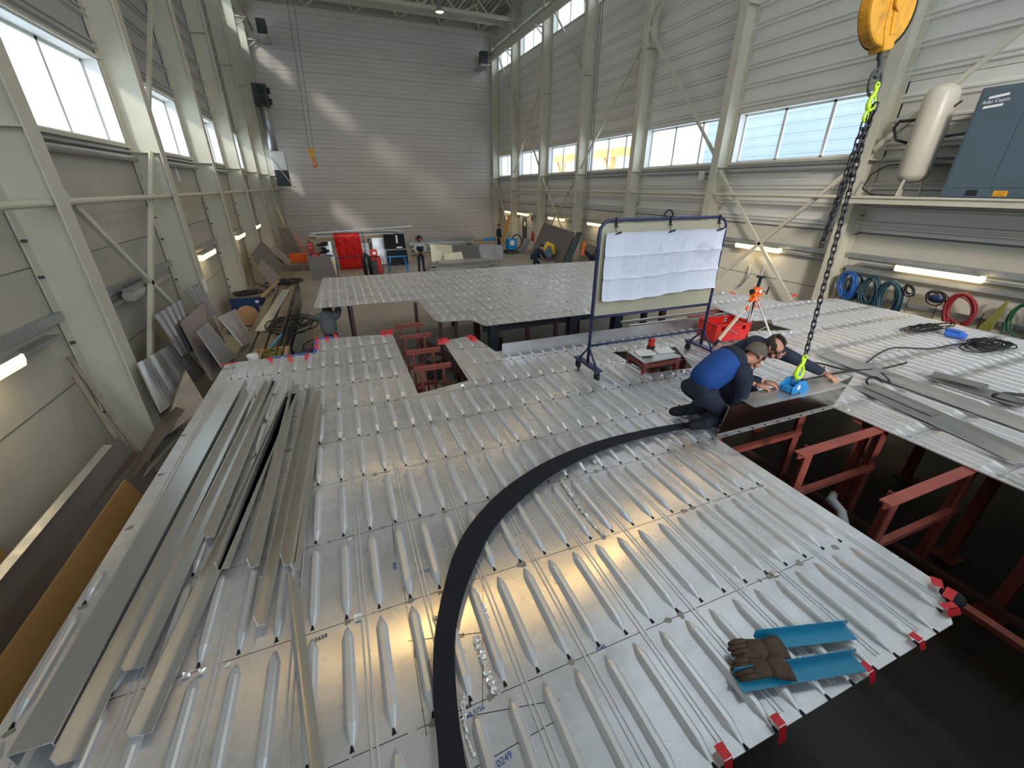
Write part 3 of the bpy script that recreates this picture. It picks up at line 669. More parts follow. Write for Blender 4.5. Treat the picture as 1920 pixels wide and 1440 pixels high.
m = MB(); m.box((bx0+.03, by-.008, 2.44), (bx1-.03, by+.008, zt_-.04)); m.build('panel', BOARDM, wb, bevel=.005)
rg = random.Random(11)
# the drawing: creased sheet folded in a grid, clipped at the top
nx, nz = 41, 31; x0, x1, z0, z1 = bx0+.07, bx1-.06, 2.66, 3.50
gr = []
for j in range(nz):
    row = []
    for i in range(nx):
        u, w = i/(nx-1), j/(nz-1)
        fx = abs(((u*10) % 1) - .5)*2; fz = abs(((w*3) % 1) - .5)*2
        row.append((x0+(x1-x0)*u, by-.055 - .022*(1-fx)*( -1 if int(u*10) % 2 else 1) - .016*fz**5 - .03*(1-w)**3, z0 + (z1-z0)*w - .02*(1-w)*math.sin(u*6) + (.02*u*(1-w))))
    gr.append(row)
m = MB(); m.sheet(gr, (0, -.0015, 0)); dr = m.build('drawing_sheet', PAPER, wb)
m = MB()
for k in range(150):      # pencil linework
    cx, cz = rg.gauss(bx0+1.1, .55), rg.gauss(3.1, .22)
    if not (x0+.05 < cx < x1-.05 and z0+.07 < cz < z1-.04): continue
    L = rg.uniform(.01, .06); a = rg.choice((0, 1.57, .5, 0))
    m.bar((cx-L*math.cos(a), by-.082, cz-L*math.sin(a)), (cx+L*math.cos(a), by-.082, cz+L*math.sin(a)), .0015, .0015)
for k in range(14):
    cx = bx1-.50+.022*k; cz = 3.28-.012*k; m.bar((cx-.09, by-.080, cz-.07), (cx+.09, by-.080, cz+.07), .002, .0012)
m.build('pencil_linework', GALV, dr, kind='stuff')
for xx in (bx0+.22, (bx0+bx1)/2+.03, bx1-.16):
    m = MB(); m.bar((xx, by-.02, zt_+.03), (xx, by-.02, zt_-.08), .03, .02); m.bar((xx-.05, by-.075, 3.48), (xx+.05, by-.075, 3.50), .02, .02); m.tube([(xx-.02, by-.075, 3.5), (xx-.03, by-.06, 3.55), (xx+.02, by-.04, 3.56), (xx+.01, by-.02, 3.58)], .005, 6)
    m.build('clip', BLACK, wb)
m = MB(); m.tube([((bx0+bx1)/2 + .07*math.cos(a), by, zt_+.03+.07*math.sin(a)) for a in [PI*k/10-.2 for k in range(13)]], .011, 8); m.build('lifting_loop', BLACK, wb, smooth=True)
for xx, yy, nm in ((bx0, by, 1), (bx1, by, 2)):
    m = MB(); m.slab([(xx-.05, yy-.3, 1.74), (xx+.05, yy-.3, 1.74), (xx+.05, yy+.3, 1.74), (xx-.05, yy+.3, 1.74)], (0, 0, .03)); ft = m.build('foot', NAVY, wb, bevel=.006)
    m = MB(); m.cyl((xx, yy-.22, 1.77), (xx, yy, 2.0), .014); m.cyl((xx, yy+.22, 1.77), (xx, yy, 2.0), .014); m.build('foot_strut', NAVY, wb)
    for dy in (-.25, .25):
        m = MB(); m.cyl((xx-.02, yy+dy, 1.65), (xx+.02, yy+dy, 1.65), .05, n=16); m.bar((xx-.028, yy+dy, 1.65), (xx-.028, yy+dy, 1.74), .006, .03, (1,0,0)); m.bar((xx+.028, yy+dy, 1.65), (xx+.028, yy+dy, 1.74), .006, .03, (1,0,0)); m.build('caster', BLACK, wb)
# tripod
tp = thing('survey_tripod', (6.3, 4.85, ZD), 'orange-headed survey tripod with silver legs beside the red crate', 'tripod')
hd = aty(1418, 548, 4.85); hx, hy, hz = hd.x, hd.y, hd.z
m = MB(); m.cyl((hx, hy, hz-.05), (hx, hy, hz+.09), .055); m.box((hx-.09, hy-.05, hz-.06), (hx+.09, hy+.05, hz-.0)); m.ball((hx, hy, hz+.02), (.09, .07, .06)); m.build('head', ORANGE, tp, bevel=.008)
m = MB(); m.cyl((hx, hy, hz+.05), (hx+.02, hy, hz+.24), .025); m.cyl((hx, hy, hz-.5), (hx, hy, hz), .03); m.build('column', BLACKM, tp)
m = MB(); m.cyl((hx+.02, hy, hz+.24), (hx+.02, hy, hz+.255), .07, n=18); m.build('head_plate', BLACKM, tp)
m = MB(); m.cyl((hx-.01, hy-.07, hz+.03), (hx-.01, hy-.085, hz+.03), .028, n=14); m.build('bubble_level', WHITE, tp)
m = MB(); m.cyl((hx+.06, hy, hz+.02), (hx+.26, hy, hz-.02), .007); m.cyl((hx+.25, hy, hz-.06), (hx+.27, hy, hz+.07), .012); m.build('crank', BLACKM, tp)
m = MB(); m.cyl((hx-.12, hy, hz+.02), (hx-.07, hy, hz+.02), .04); m.build('clamp_knob', BLACK, tp)
m = MB(); m.cyl((hx+.1, hy+.1, hz-.1), (hx+.16, hy+.1, hz+.4), .014); m.build('rod', GALV, tp)
f1 = atz(1334, 654, ZD); f2 = atz(1396, 640, ZD); f3 = atz(1452, 646, ZD)
for ft_ in (f1, f2, f3):
    t0 = V((hx, hy, hz-.05)); d = (ft_-t0); mid = t0 + d*.84
    m = MB()
    side = d.cross(V((0, 0, 1))).normalized()*.025
    m.cyl(t0 + side, mid + side*.5, .013); m.cyl(t0 - side, mid - side*.5, .013); m.bar(t0+d*.4, mid, .045, .03); lg = m.build('leg', ALUL, tp)
    m = MB(); m.cyl(mid, t0+d*.92, .028); m.cyl(t0+d*.92, ft_+V((0,0,.004)), .012, .006); m.build('spike_foot', BLACKM, lg)
    m = MB(); m.bar(t0+d*.02, t0+d*.12, .07, .05); m.cyl(t0+d*.2-side, t0+d*.26-side*1.8, .022); m.build('leg_clamp', ORANGE, lg)
    m = MB(); m.cyl(t0 + V((0, 0, -.75)), t0+d*.62, .007); m.build('spreader', GALV, lg)
# red crate
cr = thing('plastic_crate', (5.98, 5.05, ZD), 'open red plastic crate standing left of the tripod', 'crate')
def crate(c, lx, ly, h, rz):
    Rz = Matrix.Rotation(rz, 3, 'Z'); T = lambda x, y, z: V(c) + Rz @ V((x, y, z)); m = MB(); w = .012
    def bx(a, b):
        x0, y0, z0 = a; x1, y1, z1 = b
        m.add([T(x0,y0,z0),T(x1,y0,z0),T(x1,y1,z0),T(x0,y1,z0),T(x0,y0,z1),T(x1,y0,z1),T(x1,y1,z1),T(x0,y1,z1)], [(0,3,2,1),(4,5,6,7),(0,1,5,4),(1,2,6,5),(2,3,7,6),(3,0,4,7)])
    X, Y = lx/2, ly/2
    bx((-X, -Y, 0), (X, Y, w))
    for s in (-1, 1):
        for a0, a1, z0, z1 in ((-X, X, 0, h*.62), (-X, -X*.72, h*.62, h), (-X*.5, X*.5, h*.62, h*.99), (X*.72, X, h*.62, h), (-X, X, h*.86, h)):
            bx((a0, s*Y-w/2, z0), (a1, s*Y+w/2, z1))
        for a0, a1, z0, z1 in ((-Y, Y, 0, h*.64), (-Y, -Y*.4, h*.64, h), (Y*.4, Y, h*.64, h), (-Y, Y, h*.84, h)):
            bx((s*X-w/2, a0, z0), (s*X+w/2, a1, z1))
        bx((-X-.012, s*Y-.015, h-.02), (X+.012, s*Y+.015, h)); bx((s*X-.015, -Y-.01, h-.02), (s*X+.015, Y+.01, h))
        for k in range(5): bx((-X+.05+k*(lx-.1)/4-.004, s*(Y+.004)-.006, .0), (-X+.05+k*(lx-.1)/4+.004, s*(Y+.004)+.006, h*.6))
    return m
crate((5.98, 5.05, ZD+.045), .68, .44, .30, -.12).build('crate_body', RED, cr)
# little table over the small opening
tb_ = thing('work_stool', (4.13, 4.55, 1.0), 'low square metal-topped stand rising through the small deck opening', 'table')
m = MB(); c4 = [atz(1176, 660, 1.78), atz(1208, 682, 1.78), atz(1277, 669, 1.78), atz(1232, 652, 1.78)]
m.slab(c4, (0, 0, .015)); m.build('table_top', ALUL, tb_)
cen = sum(c4, V())/4
for c in c4:
    q = c.lerp(cen, .12); m = MB(); m.bar((q.x, q.y, 1.0), (q.x, q.y, 1.775), .06, .05, (0, 1, 0)); m.build('leg', REDOX, tb_)
m = MB()
for i in range(4): m.bar(V((*c4[i].lerp(cen, .12).xy, 1.72)), V((*c4[(i+1) % 4].lerp(cen, .12).xy, 1.72)), .04, .06)
m.build('apron', REDOX, tb_); m = MB()
for i in range(4): m.bar(V((*c4[i].lerp(cen, .12).xy, 1.05)), V((*c4[(i+1) % 4].lerp(cen, .12).xy, 1.05)), .05, .06)
m.build('lower_rail', REDOX, tb_)
for i, (px, py, lb) in enumerate(((1208, 662, 'left'), (1243, 657, 'right'))):
    c = atz(px, py, 1.797); m = MB(); m.slab([c+V((-.16, -.1, 0)), c+V((.12, -.13, 0)), c+V((.17, .08, 0)), c+V((-.1, .11, 0))], (0, 0, .008)); m.build('paper_stack', WPAPER, label='white papers on the low stand, %s pile' % lb, cat='papers')
c = atz(1213, 668, 1.806); m = MB(); m.bar(c+V((-.08, 0, .0)), c+V((.07, -.03, .0)), .03, .012); m.build('knife', DKGREY, label='dark pocket tool lying on the left paper pile', cat='tool')
c = atz(1220, 653, 1.797)
ls = thing('laser_level', c, 'small red and black laser level on the low stand', 'laser level')
m = MB(); m.cyl(c, c+V((0,0,.04)), .06, n=16); m.build('base', BLACK, ls); m = MB(); m.cyl(c+V((0,0,.04)), c+V((0,0,.11)), .05, .045, n=14); m.box((c.x-.04, c.y-.03, c.z+.1), (c.x+.045, c.y+.035, c.z+.16)); m.build('body', RED, ls, bevel=.008)
# blue profiles and gloves
def bprof(p0, p1, label, w=.085, h=.055):
    m = MB(); th = .004; c0, c1 = atz(*p0, ZD+.05), atz(*p1, ZD+.05)
    m.sweep(c0, c1, [(-w/2, .0), (-w/2, h), (-w/2+th, h), (-w/2+th, th), (w/2, th), (w/2, 0)])
    return m.build('blue_profile', CYAN, label=label, cat='metal profile')
bprof((1421, 1206), (1596, 1186), 'bright blue foiled channel on the deck, the upper of two by the gloves')
bprof((1382, 1281), (1612, 1243), 'bright blue foiled channel reaching the deck edge, below the gloves', .09)
def glove(org, ang, label, flip=1, tilt=.02):
    """work glove: cuff, palm, four fingers, thumb - one tapered shell each, blended"""
    Rz = Matrix.Rotation(ang, 3, 'Z'); T = lambda x, y, z: V(org) + Rz @ V((x, y*flip, z))
    t = thing('work_glove', org, label, 'glove', None)
    m = MB()
    prof = [(.0, .072, .030), (.05, .070, .032), (.10, .056, .028)]
    def shell(prof, n=14, y0=0, lst=None):
        rings = [[T(x, y0 + a*math.cos(2*PI*k/n), .012 + b + b*math.sin(2*PI*k/n)) for k in range(n)] for x, a, b in prof]
        m.add([v for g in rings for v in g], [(i*n+k, i*n+(k+1) % n, (i+1)*n+(k+1) % n, (i+1)*n+k) for i in range(len(prof)-1) for k in range(n)] + [tuple(range(n)), tuple(range((len(prof)-1)*n, len(prof)*n))])
    shell([(0, .074, .022), (.03, .070, .026), (.08, .058, .026), (.12, .046, .024)]); cuff = m.build('cuff', LEATHER, t, smooth=True)
    m = MB(); shell([(.11, .047, .024), (.15, .050, .028), (.19, .052, .026), (.215, .046, .020)])
    for i, (y, L) in enumerate(((-.036, .07), (-.012, .085), (.013, .08), (.036, .06))):
        m.tube([T(.19, y, .035), T(.22, y*1.1, .040), T(.22+L*.55, y*1.15, .034), T(.22+L*.85, y*1.1, .018), T(.22+L, y*1.05, .010)], [.017, .017, .0155, .014, .008], 8)
    m.tube([T(.13, .04, .03), T(.16, .066, .035), T(.20, .082, .028), T(.225, .083, .02)], [.018, .018, .016, .010], 8)
    m.build('glove_hand', LEATHER, t, smooth=True)
    return t
g0 = atz(1466, 1222, ZD+.045); g1 = atz(1350, 1226, ZD+.045)
d = g1 - g0; glove(g0, math.atan2(d.y, d.x), 'brown leather work glove lying above its mate between the blue channels', 1)
g0 = atz(1474, 1258, ZD+.045); g1 = atz(1365, 1264, ZD+.045); d = g1-g0; glove(g0, math.atan2(d.y, d.x), 'brown leather work glove touching the lower blue channel', -1)
# tape on the edges
def tape(px, py, w, L, ang, label, over=0, m_=TAPER, z=ZD+.036):
    c = atz(px, py, z)
    if over and ang == 0: c.y = .532 + L/2
    Rz = Matrix.Rotation(ang, 3, 'Z'); m = MB()
    g = []
    for i in range(4):
        g.append([c + Rz @ V((w*(j/2-.5), L*(i/3-.5), .003+.004*rg.random())) for j in range(3)])
    m.sheet(g, (0, 0, -.0015))
    if over:
        e = c + Rz @ V((0, -L/2, .003)); m.sheet([[e + Rz @ V((w*(j/2-.5), -.012*i-.004, -over*i/2)) for j in range(3)] for i in range(3)], (0, -.0015, 0))
    return m.build('tape_strip', m_, label=label, cat='tape', group='red tape on the deck edges')
rg = random.Random(5)
tape(1350, 1402, .05, .06, 0, 'red tape strip hanging over the front edge nearest the bottom border', .10)
tape(1452, 1344, .05, .05, 0, 'red tape strip hanging over the front edge below the gloves', .10)
tape(1612, 1240, .05, .05, 0, 'red tape patch at the end of the lower blue channel', .06)
tape(1700, 1182, .05, .05, 0, 'small red tape patch on the front edge right of the blue channels', .04)
tape(1756, 1092, .08, .06, .6, 'red tape at the right corner, topmost of three')
tape(1780, 1114, .12, .05, .2, 'widest red tape strip wrapped on the right corner')
tape(1778, 1136, .10, .04, -.2, 'red tape at the right corner, lowest of three', .03)
tape(430, 682, .22, .05, .2, 'red tape wrapped on the left back corner of the deck')
for px, py, lb in ((506, 672, 'left on the blue taped edge'), (542, 669, 'middle of the blue taped edge'), (576, 666, 'right on the blue taped edge'), (592, 648, 'on the lengthwise edge, nearer'), (594, 636, 'at the inner corner of the blue tape'), (613, 633, 'on the back edge of the left deck part'), (628, 628, 'at the end of the blue tape on the back edge')):
    tape(px, py, .06, .10, rg.uniform(-.3, .3), 'red tape patch ' + lb, .05)
for px, py, lb in ((720, 622, 'left of the opening at the back edge'), (733, 620, 'at the back corner by the small frames'), (826, 639, 'right of the small frames'), (834, 636, 'second one right of the small frames'), (880, 631, 'at the corner by the grey board'), (887, 633, 'beside the cable coil'), (1372, 549, 'on the far corner behind the tripod'), (1486, 552, 'on the right deck corner behind the tripod')):
    tape(px, py, .10, .12, rg.uniform(-.6, .6), 'red tape ' + lb, .04)
m = MB(); m.box((-1.3, 6.86, ZD+.002), (-.66, 6.92, ZD+.007)); m.box((-.66, 6.9, ZD+.002), (-.61, 7.6, ZD+.007)); m.box((-.64, 7.58, ZD+.002), (-.25, 7.64, ZD+.007)); m.box((-1.3, 6.905, ZD-.06), (-.66, 6.91, ZD))
m.build('blue_edge_tape', BLUETAPE, label='blue tape covering the stepped back left edge of the deck', cat='tape')
m = MB(); m.ball((3.36, .64, ZD-.01), (.08, .07, .03)); m.build('corner_pad', BLACKM, label='black pad taped under the right front corner of the deck', cat='edge pad')
m = MB(); c = V((1.28, 7.05, .75)); m.cyl(c, c+V((0, 0, .42)), .12, .14, n=18); m.build('bucket', DKGREY, label='dark bucket hanging beside the small red frames', cat='bucket')
# ---------------------------------------------------------------- plate held by the men
hp = thing('hanging_plate', (4.4, 2.66, ZD), 'dark flanged metal plate the two kneeling men hold at the opening', 'metal plate')
m = MB(); m.slab([(3.43, 2.66, ZD+.02), (5.28, 2.66, ZD+.02), (5.46, 2.66, 1.975), (5.1, 2.66, 1.90), (3.50, 2.66, 1.955)], (0, .012, 0)); m.build('web_plate', mat('dark_reflecting_plate', (.30, .28, .26), .25, 1, .1, 2), hp)
m = MB(); m.slab([(3.70, 2.53, 1.965), (5.16, 2.53, 1.955), (5.10, 2.79, 1.955), (3.70, 2.79, 1.965)], (0, 0, .014)); m.build('flange', ALUL, hp)
m = MB(); m.bar((3.43, 2.665, ZD+.02), (5.28, 2.665, ZD+.02), .03, .012); m.build('edge_bead', ALUL, hp)
# clamp
cc = aty(1487, 735, 2.66)
cl = thing('lifting_clamp', (4.55, 2.66, 1.97), 'bright blue lifting clamp gripping the hanging plate', 'clamp')
cx = 4.42
Q = lambda u, v: (cx + u*.78, 2.66, 1.98 + v*.85)
m = MB()
for s_ in (-1, 1):
    m.slab([V(Q(u, v)) + V((0, s_*.06, 0)) for u, v in ((-.16, 0), (0, .01), (.06, -.08), (.15, -.10), (.17, .04), (.07, .16), (-.04, .16), (-.17, .08))], (0, s_*.02, 0))
m.box((cx-.13, 2.61, 1.985), (cx-.04, 2.71, 2.04)); m.box((cx+.05, 2.61, 1.985), (cx+.12, 2.71, 2.02)); m.build('clamp_body', BLUE, cl, bevel=.006)
m = MB(); m.tube([(cx+.02+.04*math.cos(a), 2.66, 2.11+.05*math.sin(a)) for a in [2*PI*k/14 for k in range(14)]], .011, 8, closed=True); m.build('shackle', BLUE, cl, smooth=True)
m = MB(); m.box((cx-.07, 2.575, 2.03), (cx-.03, 2.579, 2.08)); m.build('label_plate', WHITE, cl)
# hoist: block, hook, ring, chains
top = aty(1661, 34, 2.9); bot = V((cx+.02, 2.66, 2.17))
def link_chain(name, p0, p1, parent, L=.085, r=.0078, sag=0):
    p0, p1 = V(p0), V(p1); n = max(2, int((p1-p0).length/(L*.72))); m = MB(); d = (p1-p0)
    for i in range(n):
        c = p0 + d*((i+.5)/n); ax = d.normalized(); q = V((1, 0, .01)) if i % 2 else V((0, 1, .01)); u = (q - ax*q.dot(ax)).normalized()
        pts = []
        for k in range(12):
            a = 2*PI*k/12; pts.append(c + ax*(math.sin(a)*L*.30 + (L*.2 if math.sin(a) > 0 else -L*.2)) + u*math.cos(a)*.019)
        m.tube(pts, r, 5, closed=True)
    return m.build(name, CHAINM, parent, smooth=True)
hs = thing('crane_hook_block', (top.x, top.y, top.z), 'yellow crane hook block at the top border with its black hook', 'crane hook')
R3 = lambda p: top + V(p)
ax = (aty(1655, 0, 2.9) - aty(1632, 140, 2.9)).normalized(); sd_ = V((ax.z, 0, -ax.x))
def H(u, v, y=0): return top + ax*v*.6 + sd_*u*.6 + V((0, y*.6, 0))
m = MB(); m.cyl(H(0, .12, -.09), H(0, .12, .09), .27, n=32); m.build('sheave_cover', YEL, hs, bevel=.02)
m = MB(); m.cyl(H(0.06, .10, -.06), H(.06, .10, .11), .27, n=32); m.build('sheave', BLACKM, hs)
m = MB(); m.slab([H(-.11, .2, -.11), H(.11, .2, -.11), H(.12, -.1, -.11), H(.10, -.38, -.11), H(-.10, -.38, -.11), H(-.15, -.1, -.11)], (0, .13, 0)); m.build('hook_housing', YEL, hs, bevel=.015)
m = MB(); m.slab([H(-.05, .2, -.125), H(.07, .2, -.125), H(.07, -.2, -.125), H(-.05, -.2, -.125)], (0, .02, 0)); m.cyl(H(0.01, .13, -.15), H(.01, .13, -.12), .055, n=18); m.build('cheek_plate', YEL, hs)
m = MB(); m.cyl(H(0, -.36), H(0, -.46), .018); m.tube([H(0, -.44), H(.03, -.47), H(.055, -.54), H(.04, -.62), H(0, -.66), H(-.05, -.63), H(-.065, -.58)], [.018, .019, .022, .022, .021, .016, .008], 10); m.build('hook', DKGREY, hs, smooth=True)
rc = H(0, -.74)
sl = thing('chain_sling', (rc.x, rc.y, 2.2), 'black chain sling with lime green hooks hanging from the crane hook', 'chain')
m = MB(); m.tube([rc + ax*(.10*math.sin(a)) + sd_*(.075*math.cos(a)) for a in [2*PI*k/20 for k in range(20)]], .012, 8, closed=True); m.build('master_link', DKGREY, sl, smooth=True)
j0 = H(0, -.92)
def hookshape(p, sc, d=1):
    m = MB(); P_ = lambda u, v: p + V((u*sc*d, 0, v*sc))
    m.tube([P_(.0, .16), P_(0, .08), P_(-.05, .02), P_(-.075, -.06), P_(-.04, -.13), P_(.03, -.13), P_(.07, -.08), P_(.06, -.01), P_(.02, .06)], [.022*sc*1.3, .02*sc*1.3, .026*sc, .03*sc, .03*sc, .026*sc, .02*sc, .015*sc, .01*sc], 8)
    m.tube([P_(.04*math.cos(a), .16+.04*math.sin(a)) for a in [2*PI*k/10 for k in range(10)]], .012*sc, 6, closed=True); return m
hookshape(j0 + V((-.03, -.03, -.02)), .62).build('shortening_hook', LIME, sl, smooth=True)
hookshape(j0 + V((-.05, -.03, -.13)), .42).build('grab_hook', LIME, sl, smooth=True)
cpt = atz(0, 0, 0)
loopend = aty(1540, 462, 2.86); bend2 = aty(1548, 470, 2.9)
link_chain('chain_strand', j0 + V((.03, 0, 0)), bot + V((.0, 0, .21)), sl)
link_chain('chain_strand', j0 + V((-.05, -.03, -.18)), loopend, sl)
link_chain('chain_strand', j0 + V((.0, -.05, -.05)), loopend + V((.05, .03, .02)), sl)
hookshape(bot + V((0, 0, .06)), .8).build('lower_hook', LIME, sl, smooth=True)
# wire ropes to the roof
# ---------------------------------------------------------------- hoses and cables on the right deck
def hose(name, pts, r, m_, label, z=ZD+.055, closed=False, cat='hose', group=None, sub=6, parent=None):
    P_ = [atz(*p[:2], p[2] if len(p) > 2 else z) for p in pts]
    o = []
    for i in range(len(P_)-1):
        a = P_[max(i-1, 0)]; b = P_[i]; c = P_[i+1]; d = P_[min(i+2, len(P_)-1)]
        for k in range(sub):
            t = k/sub; o.append(.5*((2*b)+(c-a)*t+(2*a-5*b+4*c-d)*t*t+(3*b-a-3*c+d)*t**3))
    o.append(P_[-1]); m = MB(); m.tube(o, r, 7)
    return m.build(name, m_, smooth=True, label=label, cat=cat, group=group)
hose('welding_cable', [(1625, 680), (1650, 662), (1680, 652), (1745, 654), (1790, 646), (1830, 643)], .012, BLACK, 'thin black cable curving over the bright ribs to the cable heap', cat='cable')
hose('welding_cable', [(1505, 679), (1540, 682), (1590, 694), (1640, 694), (1662, 708), (1668, 716)], .014, BLACK, 'black cable lying right behind the second man\'s arm', cat='cable')
hose('welding_cable', [(1478, 745), (1500, 716), (1545, 705), (1600, 695), (1650, 692), (1700, 680)], .014, BLACK, 'black cable passing behind the hanging plate', cat='cable')
hose('welding_cable', [(1655, 716), (1640, 707), (1625, 712), (1628, 722)], .014, BLACK, 'short black cable loop at the angle profile', cat='cable')
hose('rubber_hose', [(1920, 760), (1885, 752), (1862, 744), (1880, 738), (1925, 742)], .022, BLACK, 'thick black hose loop at the right border', cat='hose')
hose('steel_hook_bar', [(1545, 688), (1547, 698), (1555, 704), (1540, 710), (1490, 712)], .012, DKGREY, 'bent grey steel hook bar lying behind the hanging plate', cat='bar')
# cable heap: tangled loops, one object
def heap(cx_, cy_, z, rx, ry, n, r, m_, label, seed, name='cable_heap', flat=.05):
    g = random.Random(seed); m = MB()
    for k in range(n):
        ox, oy = g.gauss(0, rx*.3), g.gauss(0, ry*.3); a, b = rx*g.uniform(.4, .9), ry*g.uniform(.4, .9); ph = g.uniform(0, 6); q = g.uniform(0, flat)
        m.tube([(cx_+ox+a*math.cos(2*PI*i/18+ph), cy_+oy+b*math.sin(2*PI*i/18+ph), z+r+q+.01*math.sin(3*i+ph)) for i in range(18)], r, 5, closed=True)
    return m.build(name, m_, smooth=True, label=label, cat='cable')
c = atz(1850, 655, ZD); heap(c.x, c.y, ZD+.05, .42, .25, 16, .010, BLACK, 'tangled black cable heap on the right deck near the border', 1)
c = atz(1740, 622, ZD); heap(c.x, c.y, ZD+.05, .55, .12, 10, .010, BLACK, 'loose tangle of thin cables on the far edge of the right deck', 2)
m = MB(); a, b = atz(1772, 624, ZD+.08), atz(1812, 632, ZD+.08); m.bar(a, b, .16, .08); m.bar(a + V((.05, .02, .05)), b+V((-.05, .04, .06)), .1, .06); m.build('blue_bag', BLUETAPE, label='crumpled blue cloth lying at the far deck edge by the red hose', cat='cloth', bevel=.02)
# angle profiles lying on the right deck
def rp_(p0, p1, w, h, label, flip=False, m_=ALUL, z=ZD+.05):
    m = MB(); th = .008; f = -1 if flip else 1; m.sweep(atz(*p0, z), atz(*p1, z), [(0, 0), (f*w, 0), (f*w, th), (f*th, th), (f*th, h), (0, h)]); return m.build('aluminium_profile', m_, label=label, cat='metal profile', group='profiles lying on the right deck')
rp_((1545, 662), (1955, 808), .20, .07, 'long pale angle profile crossing the whole right deck lengthwise')
rp_((1632, 722), (1950, 862), .30, .05, 'wide angle profile with a darker near part, closest to the right opening', m_=ALUP)
rp_((1750, 703), (1930, 760), .20, .05, 'short dark-ended profile on the right deck under the cable heap', m_=ALUP)
m = MB(); c0, c1 = atz(1636, 722, ZD+.065), atz(1770, 775, ZD+.065); sdv = (c1-c0).cross(V((0,0,1))).normalized()*.24
m.slab([c0, c1, c1+sdv*.9, c0+sdv*.7], (0, 0, .006)); m.build('dark_plate', ALUD, label='narrow dark plate lying on the wide angle profile', cat='metal plate')
m = MB(); c0, c1 = atz(1752, 697, ZD+.12), atz(1855, 722, ZD+.12); sdv = (c1-c0).cross(V((0,0,1))).normalized()*.22
m.slab([c0, c1, c1+sdv, c0+sdv], (0, 0, .006)); m.build('dark_plate', ALUD, label='dark plate strip on the short profile under the cable heap', cat='metal plate')
m = MB(); c = V((4.85, 1.9, .35)); m.tube([c, c+V((.1, .05, .12)), c+V((.18, .15, .2)), c+V((.2, .3, .24)), c+V((.34, .36, .25))], [.05, .06, .05, .06, .04], 8); m.bar((4.85, 1.9, 0), (4.9, 1.95, .35), .08, .08); m.build('plastic_rag', WPAPER, label='crumpled white plastic low in the right opening', cat='plastic sheet', smooth=True)
# ================================================================ PEOPLE
def skin_mesh(nodes, edges, sub=2, root=0):
    """nodes: list of (point, rx, ry) -> evaluated skin mesh verts/faces"""
    me = bpy.data.meshes.new('sk'); me.from_pydata([n[0] for n in nodes], edges, []); o = bpy.data.objects.new('sk', me); COL.objects.link(o)
    sk = o.modifiers.new('s', 'SKIN'); sk.use_smooth_shade = True; sk.branch_smoothing = .6
    for i, n in enumerate(nodes):
        v = me.skin_vertices[0].data[i]; v.radius = (n[1], n[2] if len(n) > 2 else n[1]); v.use_root = (i == root)
    ss = o.modifiers.new('u', 'SUBSURF'); ss.levels = sub; ss.render_levels = sub
    dg = bpy.context.evaluated_depsgraph_get(); ev = o.evaluated_get(dg); em = ev.to_mesh()
    vs = [v.co.copy() for v in em.vertices]; fs = [tuple(p.vertices) for p in em.polygons]; ev.to_mesh_clear()
    bpy.data.objects.remove(o); bpy.data.meshes.remove(me); return vs, fs
class SK:
    def __init__(s): s.n = []; s.e = []
    def node(s, p, r, r2=None, prev=None):
        s.n.append((V(p), r, r2 or r)); i = len(s.n)-1
        if prev is not None: s.e.append((prev, i))
        return i
    def chain(s, prev, pts):
        for p, r in pts: prev = s.node(p, r, None, prev)
        return prev
    def into(s, mb, sub=2): v, f = skin_mesh(s.n, s.e, sub); mb.add(v, f); return mb
